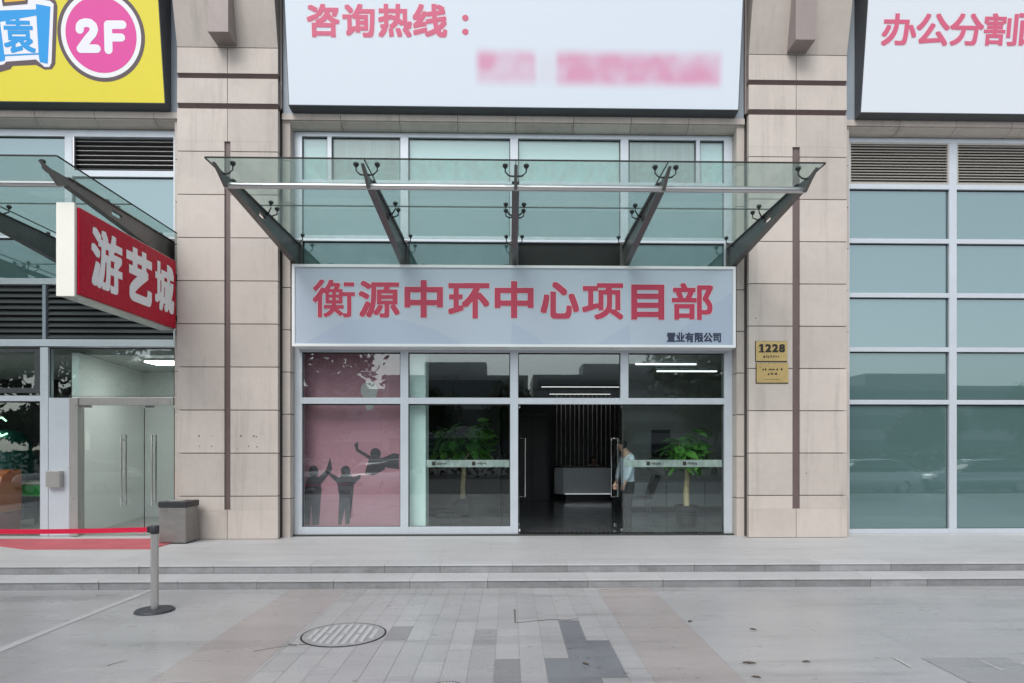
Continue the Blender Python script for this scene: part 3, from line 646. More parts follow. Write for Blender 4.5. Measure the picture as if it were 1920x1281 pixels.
tv = thing('wall_screen', 'black flat screen on the grey lounge wall behind the plant', 'screen', (W(1240, 16.9), 16.96, 1.9))
tx0, tx1 = W(1222, 16.9), W(1257, 16.9)
MB().box(tx0, tx1, 16.92, 16.995, Hh(860, 16.9), Hh(806, 16.9)).build('casing', 'black', tv, bevel=.008)
MB().box(tx0 + .02, tx1 - .02, 16.914, 16.919, Hh(857, 16.9), Hh(809, 16.9)).build('display', 'carglass', tv)
cb = thing('low_cabinet', 'long low pale grey cabinet along the lounge wall', 'cabinet', (4.9, 16.6, ZF))
MB().box(3.05, 7.0, 16.35, 16.98, ZF + .06, ZF + .72).build('carcass', 'lobbywall', cb, bevel=.006)
for k in range(4): MB().box(3.07 + k * .98, 4.02 + k * .98, 16.325, 16.348, ZF + .09, ZF + .70).build('cabinet_door', 'desk', cb, bevel=.004)
lc = thing('lounge_chair', 'dark lounge chair with a tilted back by the doorway', 'chair', (W(1198, 15.2), 15.2, ZF))
cx_ = W(1196, 15.2)
MB().box(cx_ - .3, cx_ + .3, 14.9, 15.45, ZF + .38, ZF + .47).build('seat', 'darkspan', lc, bevel=.03)
MB().prism_y([(cx_ + .2, ZF + .46), (cx_ + .32, ZF + .46), (cx_ + .5, ZF + .92), (cx_ + .38, ZF + .95)], 14.95, 15.42).build('backrest', 'darkspan', lc, bevel=.02)
for a in (-.26, .26):
    for b in (14.95, 15.4): MB().tube([(cx_ + a * .8, b, ZF + .38), (cx_ + a, b, ZF)], .014, 8).build('leg', 'chrome', lc)
for i, (px, yy, L) in enumerate(((1190, 13.2, 1.3), (1230, 14.4, 1.4))):
    x = W(px, yy)
    t = thing('ceiling_light', ('near', 'far')[i] + ' tube light under the lobby ceiling, ' + ('the upper of the two lit lines', 'the lower of the two lit lines')[i], 'ceiling light', (x, yy, 3.5), 'tube lights in the lobby')
    MB().box(x, x + L, yy - .05, yy + .05, 3.56, 3.615).build('housing', 'white', t); MB().box(x + .02, x + L - .02, yy - .03, yy + .03, 3.535, 3.558).build('tube', 'lamp', t)
t = thing('ceiling_light', 'added light panel mostly behind the left pillar, brightening the left shop', 'ceiling light', (-7.2, 12.8, 3.4))
x = -7.2; MB().box(x + .1, x + 1.3, 12.55, 13.05, 3.5, 3.545).build('housing', 'white', t); MB().box(x + .12, x + 1.28, 12.57, 13.03, 3.48, 3.498).build('tube', 'panel', t)  # panel added mostly behind the pillar to brighten the shop wall
t = thing('cove_light', 'pair of thin light strips under the ceiling above the reception desk', 'ceiling light', (1.8, 20.7, 3.5))
MB().box(.9, 3.4, 18.2, 18.36, 3.565, 3.615).build('housing', 'black', t); MB().box(.92, 3.38, 18.24, 18.32, 3.554, 3.563).build('tube', 'cove', t)
MB().box(.3, 3.3, 20.62, 20.82, 3.565, 3.615).build('housing', 'black', t); MB().box(.32, 3.28, 20.68, 20.78, 3.554, 3.563).build('tube', 'cove', t)
# left shop interior
struct(MB().box(LL, -4.3, YG + .1, 17, ZF - .1, ZF), 'shop_floor', 'shopfloor')
struct(MB().box(LL, -4.3, YG + .45, 17, 3.55, 3.7), 'shop_ceiling', 'lobbywall')
struct(MB().prism_z([(-7.98, 11.85), (-7.86, 11.85), (-8.42, 14.9), (-8.54, 14.9)], ZF, 3.55).box(-8.5, -4.3, 14.9, 15.05, ZF, 3.55), 'shop_partition', 'shopwhite')
struct(MB().box(LL, -8.5, 16.5, 16.7, ZF, 3.55), 'shop_back_wall', 'darkwall')
ac = thing('arcade_machine', 'orange rounded arcade machine behind the far left window', 'arcade machine', (W(2, 12.6), 12.6, ZF))
xx = W(0, 12.6)
MB().prism_x([(12.3, ZF + .35), (12.3, ZF + .8), (12.4, ZF + 1.05), (12.6, ZF + 1.16), (12.9, ZF + 1.16), (12.9, ZF + .35)], xx - .6, xx + .2).build('hood', 'arc_orange', ac, bevel=.04)
MB().box(xx - .58, xx + .18, 12.35, 12.9, ZF, ZF + .34).build('cabinet_base', 'arc_red', ac, bevel=.02)
MB().box(xx + .02, xx + .17, 12.26, 12.298, ZF + .2, ZF + .55).build('control_panel', 'blind', ac, bevel=.01)
ac = thing('game_table', 'green topped game table with a pale rim behind the far left window', 'game table', (W(50, 13), 13.0, ZF))
xx = W(50, 12.9)
MB().box(xx - .35, xx + .7, 12.9, 13.6, ZF + .62, ZF + .86).build('table_side', 'arc_green', ac, bevel=.02)
MB().box(xx - .37, xx + .72, 12.88, 13.62, ZF + .861, ZF + .91).build('table_rim', 'louvre', ac, bevel=.008)
for a in (-.3, .62):
    for b in (12.97, 13.5): MB().box(xx + a, xx + a + .06, b, b + .06, ZF, ZF + .62).build('leg', 'black', ac)
ac = thing('game_dome', 'dark teal domed game machine glowing green at the back of the arcade', 'arcade machine', (W(8, 14.5), 14.5, ZF))
xx = W(8, 14.5)
MB().lathe([(.55, 0), (.6, .9), (.58, 1.0)], (xx, 14.5, ZF), 24).build('drum', 'black', ac); MB().lathe([(.57, 1.01), (.6, 1.3), (.5, 1.7), (.3, 1.95), (.05, 2.0)], (xx, 14.5, ZF), 24).build('dome', 'arc_teal', ac, smooth=True)
g_ = MB(); g_.tube([(xx - .3 + .1 * k, 14.2 - .02 * (k % 3), ZF + 1.9 + .06 * math.sin(k * 2.1)) for k in range(7)], .02, 6); g_.tube([(xx - .1 + .09 * k, 14.1, ZF + 2.2 + .05 * math.cos(k * 1.7)) for k in range(6)], .018, 6)
g_.build('light_tube', 'glow', ac)

# ------------------------------------------------------------------ glass canopies
CZ, CF, CM, CB_ = 5.575, 8.36, 10.0, 11.55
def canopy(xs, label):
    x_mid = (xs[0] + xs[-1]) / 2
    t = thing('glass_canopy', label, 'canopy', (x_mid, YG - .1, CZ - .5), 'glass entrance canopies')
    n = len(xs); eb = [xs[0] - .16] + [x for x in xs[1:-1]] + [xs[-1] + .16]
    for a, b in zip(eb[:-1], eb[1:]):
        for y0, y1 in ((CF, CM), (CM, CB_)): MB().box(a + .006, b - .006, y0 + .006, y1 - .006, CZ - .008, CZ + .008).build('glass_panel', 'canopy', t)
    for y in (CF, CM): MB().box(eb[0] + .01, eb[-1] - .01, y - .005, y + .0055, CZ - .009, CZ + .009).build('joint_seal', 'irondark', t)
    for x in (eb[0] + .004, *eb[1:-1], eb[-1] - .004): MB().box(x - .0055, x + .0055, CF + .006, CB_, CZ - .009, CZ + .009).build('joint_seal', 'irondark', t)
    MB().tube([(xs[0] - .02, 8.66, 5.335), (xs[-1] + .02, 8.66, 5.335)], .042, 14).build('front_tube', 'tube', t, smooth=True)
    for i, x in enumerate(xs):
        w = .022; q = MB()
        top = lambda y: 5.455; bot = lambda y: 5.36 - (y - 8.7) * .103
        q.prism_x([(8.27, 5.475), (8.44, 5.445), (8.75, 5.455), (8.75, 5.345), (8.62, 5.29), (8.45, 5.39)], x - w, x + w)
        def seg(y0, y1, lo0, lo1, hi0, hi1): q.prism_x([(y0, hi0), (y1, hi1), (y1, lo1), (y0, lo0)], x - w, x + w)
        ha, hb = 9.72, 9.98
        seg(8.751, ha, bot(8.75), bot(ha), 5.455, 5.455); seg(hb, YG - .06, bot(hb), bot(11.55), 5.455, 5.455)
        seg(ha, hb, bot(ha), bot(hb), 5.315, 5.315); seg(ha, hb, 5.385, 5.385, 5.455, 5.455)
        for zf, e in ((lambda y: 5.456, .012), (bot, -.012)):
            q.prism_x([(8.76, zf(8.76)), (YG - .06, zf(11.59)), (YG - .06, zf(11.59) + e), (8.76, zf(8.76) + e)], x - .05, x + .05)
        q.box(x - .07, x + .07, YG - .06, YG - .04, 4.93, 5.56)
        bm_ = q.build('beam', 'steel', t)
        for y, kind in ((8.52, 'f'), (CM, 'm'), (CB_ - .18, 'r')):
            s_ = MB(); sides = (-1, 1) if 0 < i < n - 1 else ((1,) if i == 0 else (-1,))
            for e in sides:
                for dy in ((-.13, .13) if kind == 'm' else (0,)):
                    X = x + e * .14
                    s_.tube([(x + e * .02, y, 5.43), (x + e * .085, y + dy * .6, 5.435), (X, y + dy, 5.485), (X, y + dy, 5.556)], [.013, .012, .010, .010], 8)
                    s_.lathe([(.012, -.045), (.036, -.016), (.038, -.0085)], (X, y + dy, CZ), 14); s_.lathe([(.038, .0085), (.026, .018)], (X, y + dy, CZ), 14)
            s_.build('spider_fitting', 'black', t, smooth=True)
    return t
cb_x = [W(421, 8.66) + .03, W(690, 8.6), W(967, 8.6), W(1245, 8.6), W(1511, 8.66) - .03]
canopy(cb_x, 'tinted glass canopy on five steel beams above the grey entrance sign')
xr = W(101, 8.5) - .02
canopy([xr - 1.95 * k for k in range(4, -1, -1)], 'tinted glass canopy cut by the left edge above the red blade sign')

# ------------------------------------------------------------------ signs
SIGNS = 'tilted billboards above the shopfronts'
def billboard(x0, x1, face, label, pz0=7.745):
    p0 = Vector((0, 11.16, pz0)); V = Vector((0, -.245, 1.93)).normalized(); N = Vector((0, -V.z, V.y)); L = 2.75
    t = thing('billboard', label, 'billboard', ((x0 + x1) / 2, 11.2, pz0), SIGNS)
    def Pp(u, v, h): return Vector((u, p0.y, p0.z)) + V * v + N * h
    e0, e1 = Pp(0, 0, -.002), Pp(0, L, -.002)
    b = MB(); b.prism_x([(e0.y, e0.z), (e1.y, e1.z), (11.34, e1.z), (11.34, e0.z - .035)], x0, x1)
    b.build('case', 'signframe', t)
    f = MB(); e = .012
    f.add([Pp(*q) for q in ((x0 + e, e, -.004), (x1 - e, e, -.004), (x1 - e, L - e, -.004), (x0 + e, L - e, -.004), (x0 + e, e, .002), (x1 - e, e, .002), (x1 - e, L - e, .002), (x0 + e, L - e, .002))],
        [(0, 3, 2, 1), (4, 5, 6, 7), (0, 1, 5, 4), (1, 2, 6, 5), (2, 3, 7, 6), (3, 0, 4, 7)])
    fo = f.build('face', face, t)
    def uv(px, py):
        q = hit(px, py, p0, N); return q.x, (q - Vector((q.x, p0.y, p0.z))).dot(V)
    return t, Pp, uv
def puttext(t, Pp, uv, text, px0, py0, px1, py1, bold, m, lift=.004, name='lettering', **k):
    u0, v1 = uv(px0, py0); u1, v0 = uv(px1, py1)
    return letter(text, u0, u1, v0, v1, bold, Pp, lift, **k).build(name, m, t)
bbx = [W(p, 11.16) for p in (541, 1385)]
# vinyl with the smeared pink number printed on it
def smear():
    m = mat('sign_vinyl_printed', (0.655, 0.70, 0.755), 0.35)
    n, l = m.node_tree.nodes, m.node_tree.links; b = n['Principled BSDF']
    g = n.new('ShaderNodeNewGeometry'); sx = n.new('ShaderNodeSeparateXYZ'); l.new(g.outputs['Position'], sx.inputs[0])
    def rng(out, a, b_, lo=0., hi=1.):
        r = n.new('ShaderNodeMapRange'); r.interpolation_type = 'SMOOTHSTEP'; r.inputs['From Min'].default_value = a; r.inputs['From Max'].default_value = b_; r.inputs['To Min'].default_value = lo; r.inputs['To Max'].default_value = hi
        l.new(out, r.inputs['Value']); return r.outputs[0]
    def op(o, a, b_):
        q = n.new('ShaderNodeMath'); q.operation = o
        for i, s in enumerate((a, b_)):
            if isinstance(s, float): q.inputs[i].default_value = s
            else: l.new(s, q.inputs[i])
        return q.outputs[0]
    xx0, xx1, xg0, xg1 = W(893, 10.95), W(1357, 10.95), W(1012, 10.95), W(1036, 10.95); zz0, zz1 = Hh(152, 10.97), Hh(88, 10.97)
    h = op('MULTIPLY', rng(sx.outputs[0], xx0 - .08, xx0 + .1), rng(sx.outputs[0], xx1 + .08, xx1 - .1))
    h = op('MULTIPLY', h, op('MULTIPLY', rng(sx.outputs[2], zz0 - .08, zz0 + .16), rng(sx.outputs[2], zz1 + .08, zz1 - .16)))
    gp = op('MAXIMUM', rng(sx.outputs[0], xg0 + .02, xg0 - .14), rng(sx.outputs[0], xg1 - .02, xg1 + .16)); gp = op('MAXIMUM', gp, .18)
    t = n.new('ShaderNodeTexNoise'); t.inputs['Scale'].default_value = 2.2; t.inputs['Detail'].default_value = 1; l.new(g.outputs['Position'], t.inputs['Vector'])
    h = op('MULTIPLY', op('MULTIPLY', h, gp), rng(t.outputs['Fac'], .25, .7, .45, .9))
    mx = n.new('ShaderNodeMix'); mx.data_type = 'RGBA'; l.new(h, mx.inputs['Factor']); mx.inputs['A'].default_value = (0.63, 0.695, 0.77, 1); mx.inputs['B'].default_value = (0.62, 0.25, 0.40, 1)
    l.new(mx.outputs['Result'], b.inputs['Base Color']); return m
t, Pp, uv = billboard(*bbx, smear(), 'wide pale billboard with one line of pink characters and a blurred pink strip')
for ch, a, b in (('咨', 574, 638), ('询', 641, 704), ('热', 708, 773), ('线', 773, 839)):
    puttext(t, Pp, uv, ch, a, 7, b, 71, .020, 'halo', .0035, 'letter_edge', grow=.012); puttext(t, Pp, uv, ch, a, 7, b, 71, .020, 'pinkred', .0065)
q = MB()
for py in (34, 60):
    u_, v_ = uv(872.5, py); q.add([Pp(u_ + .055 * math.cos(6.28 * k / 20), v_ + .05 * math.sin(6.28 * k / 20), .006) for k in range(20)], [tuple(range(20))])
q.build('colon_dot', 'pinkred', t)
x0 = W(1613, 11.16)
t, Pp, uv = billboard(x0, x0 + 7.9, 'signwhite', 'pale billboard with pink characters cut off by the right edge', 7.725)
for ch, a, b in (('办', 1655, 1716), ('公', 1720, 1778), ('分', 1783, 1842), ('割', 1847, 1905), ('面', 1911, 1972)):
    puttext(t, Pp, uv, ch, a, 25, b, 87, .016, 'halo', .0035, 'letter_edge', grow=.010); puttext(t, Pp, uv, ch, a, 25, b, 87, .016, 'pinkred', .0065)
x1 = W(310, 11.16)
t, Pp, uv = billboard(x1 - 8.2, x1, 'yellow', 'yellow billboard with a pink 2F disc and a blue character', 7.75)
u_, v_ = uv(190, 66)
def circ(r, lift, m, nm): MB().add([Pp(u_ + r * math.cos(6.28318 * k / 56), v_ + r * 1.02 * math.sin(6.28318 * k / 56), lift) for k in range(56)], [tuple(range(56))]).build(nm, m, t)
s_ = uv(200, 66)[0] - uv(100, 66)[0]; s_ /= 100.0
circ(82 * s_, .004, 'plum', 'disc_outline'); circ(75 * s_, .0055, 'white', 'disc_ring'); circ(66.5 * s_, .007, 'magenta', 'disc')
def pp(l): return [uv(*q) for q in l]
q = MB(); stroke(q, pp([(150, 56), (150.5, 49), (154, 45), (161, 43), (169, 44), (175, 49), (177, 56), (174, 64), (166, 73), (152, 92), (182, 92)]), 7.6 * s_, Pp, .0085)
stroke(q, pp([(204, 94), (203, 47), (230, 47)]), 7.6 * s_, Pp, .0085); stroke(q, pp([(205, 71), (228, 71)]), 7.2 * s_, Pp, .0089)
q.build('lettering', 'pale', t)
def poly(pts, lift, m, nm): MB().add([Pp(*uv(*p), lift) for p in pts], [tuple(range(len(pts)))]).build(nm, m, t)
poly([(-60, -8), (70, -12), (96, -5), (105, 2), (108, 12), (104, 120), (98, 130), (84, 131), (68, 122), (24, 124), (20, 130), (-8, 138), (-60, 150)], .004, 'plum', 'character_outline')
poly([(-60, -2), (66, -2), (94, 2), (101, 8), (97, 118), (93, 126), (84, 126), (68, 112), (12, 116), (8, 121), (-8, 124), (-60, 138)], .0055, 'pale', 'character_outline')
poly([(-60, 22), (68, 18), (68, 8), (95, 13), (90, 120), (75, 117), (73, 103), (10, 106), (10, 114), (-10, 119), (-60, 126)], .007, 'blue', 'character_frame')
poly([(1, 42), (69, 30), (73, 100), (9, 103)], .0085, 'pale', 'character_ground')
puttext(t, Pp, uv, '袁', 3, 33, 69, 101, .018, 'blue', .010)
poly([(2, -10), (54, -10), (52, 8), (6, 12)], .0085, 'plum', 'character_outline'); poly([(6, -10), (50, -10), (48, 2), (10, 5)], .010, 'orange', 'character_piece')

# main sign over the doors
SY = 11.25
sx0, sx1, sz0, sz1 = W(548, SY), W(1379, SY), Hh(651, SY), Hh(498, SY)
t = thing('entrance_sign', 'long grey-blue sign box with large red characters and white rim over the doors', 'sign', ((sx0 + sx1) / 2, SY + .2, sz0))
rb = .048
MB().box(sx0, sx1, SY + .01, SY + .34, sz0, sz1).build('case', 'white', t)
MB().box(sx0, sx1, SY - .02, SY + .009, sz1 - rb, sz1).box(sx0, sx1, SY - .02, SY + .009, sz0, sz0 + rb).box(sx0, sx0 + rb, SY - .02, SY + .009, sz0 + rb, sz1 - rb).box(sx1 - rb, sx1, SY - .02, SY + .009, sz0 + rb, sz1 - rb).build('rim', 'white', t, bevel=.004)
MB().box(sx0 + rb, sx1 - rb, SY + .002, SY + .0095, sz0 + rb, sz1 - rb).build('face', 'signgrey', t)
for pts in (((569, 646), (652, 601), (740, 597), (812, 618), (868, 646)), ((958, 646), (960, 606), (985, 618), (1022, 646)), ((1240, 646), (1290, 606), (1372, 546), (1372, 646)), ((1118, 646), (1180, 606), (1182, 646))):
    f_ = [(W(a, SY), Hh(b, SY)) for a, b in pts]; MB().add([(a, SY + .0008 - .0002 * (len(pts) % 3), b) for a, b in f_], [tuple(range(len(f_)))]).build('face_facet', 'signblue', t)  # slightly darker, bluer polygons laid over the sign face
PS = XZ(SY + .002)
def putx(t, text, px0, py0, px1, py1, bold, m, Y, lift=.003, name='lettering', **k):
    return letter(text, W(px0, Y), W(px1, Y), Hh(py1, Y), Hh(py0, Y), bold, XZ(Y), lift, **k).build(name, m, t)
for ch, a, b, c, d in (('衡', 586, 666, 526, 597), ('源', 672, 750, 528, 597), ('中', 758, 831, 526, 597), ('环', 840, 918, 531, 598), ('中', 927, 1001, 527, 597), ('心', 1013, 1086, 528, 598), ('项', 1091, 1169, 530, 599), ('目', 1183, 1246, 532, 599), ('部', 1259, 1337, 529, 599)):
    w_ = {'衡': .013, '源': .019, '部': .020, '项': .021, '环': .024}.get(ch, .027)
    putx(t, ch, a, c, b, d, w_, 'halo', SY, .003, 'letter_edge', grow=.010); putx(t, ch, a, c, b, d, w_, 'red', SY, .0062)
putx(t, '置业有限公司', 1250, 622, 1352, 641, .008, 'navy', SY, .003)
# red blade sign fixed to the side of the left pillar
bx1 = lx0 - .012; bx0 = bx1 - .27; by0, by1 = 8.67, 11.19; bz0, bz1 = 3.845, 5.06
t = thing('blade_sign', 'red projecting sign box with white characters and cream end on the left pillar', 'sign', (bx0 + .13, by1, bz0))
MB().box(bx0, bx1 - .03, by0 + .02, by1, bz0, bz1).build('case', 'stainless', t, bevel=.008)
MB().box(bx0 - .01, bx1 - .04, by0 - .01, by0 + .019, bz0 - .005, bz1 + .03).build('end_cap', 'cream', t, bevel=.006)
MB().box(bx1 - .029, bx1, by0 + .03, by1, bz0 + .03, bz1 - .02).build('face', 'signred', t, bevel=.018)
PB = lambda u, v, h: (bx1 + h, by0 + u, v)
for ch, a, b, c, d in (('游', .26, .98, 4.05, 4.90), ('艺', 1.07, 1.77, 4.06, 4.90), ('城', 1.85, 2.45, 4.08, 4.90)):
    letter(ch, a, b, c, d, {'游': .028, '城': .03}.get(ch, .042), PB, .004).build('lettering', 'white', t)
MB().box(bx0 + .02, bx0 + .2, by1, by1 + .3, bz0 + .2, bz0 + .3).box(bx0 + .02, bx0 + .2, by1, by1 + .3, bz1 - .3, bz1 - .2).build('bracket', 'steel', t)
# brass plaques on the right pillar
def plaque(px0, py0, px1, py1, label):
    t = thing('brass_plaque', label, 'plaque', (W(px0, YP), YP, Hh(py1, YP)), 'brass plaques on the right pillar')
    MB().box(W(px0, YP), W(px1, YP), YP - .022, YP - .004, Hh(py1, YP), Hh(py0, YP)).build('plate', 'brass', t, bevel=.004)
    MB().box(W(px0, YP) - .012, W(px1, YP) + .008, YP - .004, YP, Hh(py1, YP) - .014, Hh(py0, YP) + .008).build('backing', 'ink', t)
    return t
YL = YP - .022
t = plaque(1417, 639, 1475, 676, 'brass house number plaque reading 1228, the upper of the pair')
q = MB(); f_ = lambda l: [(W(a, YL), Hh(b, YL)) for a, b in l]; q.prism_y(f_([(1426, 643.5), (1431, 643.5), (1431, 657.2), (1426, 657.2), (1426, 648), (1422.8, 648.4), (1422.8, 646.2)]), YL - .004, YL - .0005); q.build('lettering', 'ink', t)
for ch, a, b in (('2', 1434.5, 1446.5), ('2', 1447.5, 1459.5), ('8', 1460.5, 1472)): putx(t, ch, a, 643.5, b, 659.5, .011, 'ink', YL, .002)
q = MB(); q.box(W(1422.5, YL), W(1433.5, YL), YL - .004, YL - .0005, Hh(659.5, YL), Hh(657.3, YL)); q.build('numeral_foot', 'ink', t)
def tiny(t, rows):
    q = MB()
    for a, b, y, h, step in rows:
        x = a
        while x < b:
            for _ in range(3):
                xx = x + rnd.uniform(0, step * .5); q.box(W(xx, YL), W(xx + step * .22, YL), YL - .003 - rnd.uniform(0, .0008), YL - .0005, Hh(y + rnd.uniform(.1, .5) * h, YL), Hh(y - rnd.uniform(.1, .5) * h, YL))
            x += step
    q.build('small_writing', 'ink', t)
tiny(t, [(1431, 1462, 667.5, 6, 4.5)])
t = plaque(1418, 680, 1477, 717, 'plain brass plaque with tiny writing, the lower of the pair')
tiny(t, [(1427, 1468, 691.5, 4.5, 7), (1438, 1458, 700, 5, 7), (1434, 1464, 710.5, 1.5, 3)])

# ------------------------------------------------------------------ street furniture on the terrace
bxm = W(331, 10.75); t = thing('litter_bin', 'stainless steel litter bin with black lid beside the left pillar', 'bin', (bxm, 10.95, TZ))
ang = R(-2)
def rot(x, y, c): return (c[0] + x * math.cos(ang) - y * math.sin(ang), c[1] + x * math.sin(ang) + y * math.cos(ang))
def rect(hx, hy, c): return [rot(a * hx, b * hy, c) for a, b in ((-1, -1), (1, -1), (1, 1), (-1, 1))]
c0 = (W(298, 10.67) + .225, 10.87)
MB().prism_z(rect(.222, .2, c0), TZ + .02, TZ + .60).build('body', 'binsteel', t, bevel=.012)
MB().prism_z(rect(.2, .18, c0), TZ, TZ + .019).build('plinth', 'black', t)
MB().prism_z(rect(.235, .213, c0), TZ + .601, TZ + .70).build('lid', 'black', t, bevel=.018)
MB().prism_z(rect(.12, .10, c0), TZ + .70, TZ + .712).build('ash_tray', 'stainless', t, bevel=.003)
gx_, gy_ = G(290, 1146)
def barrier(x, y, label, belt):
    t = thing('barrier_post', label, 'barrier post', (x, y, 0), 'belt barrier posts')
    MB().lathe([(.2, 0), (.205, .008), (.19, .024), (.06, .034)], (x, y, 0), 40).build('base', 'rubber', t, smooth=True)
    MB().lathe([(.04, .03), (.04, .86)], (x, y, 0), 24).build('post', 'stainless', t, smooth=True)
    MB().lathe([(.043, .861), (.046, .87), (.046, .945), (.038, .955)], (x, y, 0), 24).build('head', 'black', t, smooth=True)
    if belt:
        n = 16; L = 2.6; q = MB()
        pts = [(x - .03 - L * k / n, y - .003, .908 - .02 * math.sin(math.pi * k / n)) for k in range(n + 1)]
        q.add([(a, b - .002, c - .026) for a, b, c in pts] + [(a, b - .002, c + .026) for a, b, c in pts] + [(a, b + .002, c - .026) for a, b, c in pts] + [(a, b + .002, c + .026) for a, b, c in pts],
              [(k, k + 1, n + 2 + k, n + 1 + k) for k in range(n)] + [(2 * n + 2 + k, 3 * n + 3 + k, 3 * n + 4 + k, 2 * n + 3 + k) for k in range(n)] + [(n + 1 + k, n + 2 + k, 3 * n + 4 + k, 3 * n + 3 + k) for k in range(n)] + [(k, 2 * n + 2 + k, 2 * n + 3 + k, k + 1) for k in range(n)])
        q.build('belt', 'belt', t); MB().box(x - .075, x - .04, y - .02, y + .02, .875, .942).build('belt_clip', 'black', t, bevel=.004)
    return t
barrier(gx_, gy_, 'steel barrier post with black base and red belt in front of the steps', True)
mt = MB(); a, b_ = 10.12, 11.25
xr_ = W(283, 10.12); mt.prism_z([(W(48, a), a), (xr_, a), (xr_ + .02, b_), (W(-90, b_), b_), (W(-60, 10.9), 10.9)], TZ + .001, TZ + .012)
tag(mt.build('door_mat', 'matred', loc=(xr_ - 1, 10.6, TZ)), 'faded red mat on the terrace behind the red belt', 'mat')

# ------------------------------------------------------------------ plants and people
def plant(x, y, label, s=1.0, seed=1, h=1.62, nleaf=46, spread=.42):
    r = random.Random(seed); t = thing('potted_plant', label, 'plant', (x, y, ZF), 'potted plants in the lobby')
    MB().lathe([(.17, 0), (.19, .02), (.20, .06), (.21, .07), (.225, .34), (.245, .35), (.25, .43), (.22, .43), (.21, .39)], (x, y, ZF), 28).build('pot', 'pot', t, smooth=True)
    MB().lathe([(.2, .36), (.2, .395)], (x, y, ZF), 20).build('soil', 'soil', t)
    k = MB(); k.tube([(x, y, ZF + .38), (x - .01, y, ZF + .7), (x + .015, y, ZF + .98), (x, y, ZF + h * .72)], [.066, .06, .056, .045], 10)
    for i in range(7):
        a = r.uniform(0, 6.28); L = spread * r.uniform(.5, 1)
        k.tube([(x, y, ZF + h * r.uniform(.58, .72)), (x + .5 * L * math.cos(a), y + .5 * L * math.sin(a), ZF + h * .82), (x + L * math.cos(a), y + L * math.sin(a), ZF + h * r.uniform(.8, 1.05))], [.014, .01, .006], 6)
    k.build('trunk', 'trunkpale', t, smooth=True)
    f = MB()
    for i in range(nleaf):
        a = r.uniform(0, 6.28); d = spread * math.sqrt(r.uniform(.02, 1)); z = ZF + h * (.70 + .42 * r.random() * (1 - .45 * (d / spread) ** 2))
        if i > nleaf - 7: d = spread * .75 + r.uniform(-.1, .1); a = r.uniform(-.5, .3); z = ZF + h * r.uniform(.98, 1.16)
        c = Vector((x + d * math.cos(a), y + d * math.sin(a), z)); L, Wd = r.uniform(.12, .19) * s, r.uniform(.055, .085) * s
        yaw, pit = a + r.uniform(-.9, .9), r.uniform(-.9, .5)
        M3 = Matrix.Rotation(yaw, 3, 'Z') @ Matrix.Rotation(-pit, 3, 'Y') @ Matrix.Rotation(r.uniform(-.6, .6), 3, 'X'); vs = []
        for u, w in ((0, .0), (.25, .8), (.55, 1.0), (.8, .62), (1.0, 0.0)):
            for e in (-1, 0, 1): vs.append(c + M3 @ Vector(((u - .3) * 2 * L, e * w * Wd, abs(e) * .25 * Wd - .35 * L * u * u)))
        f.add(vs, [(i3 * 3 + e, i3 * 3 + e + 1, i3 * 3 + e + 4, i3 * 3 + e + 3) for i3 in range(4) for e in (0, 1)])
    f.build('foliage', 'leaf', t, smooth=True)
x_, y_ = G(1290, 988, ZF); plant(x_ + .0, y_ + .1, 'leafy green plant in a dark pot right of the doorway', 1.3, 3, 1.70, 105, .36)
plant(W(868, 14.8), 14.8, 'leafy green plant on a pale trunk behind the pane left of the doorway', 1.25, 8, 1.95, 170, .66)

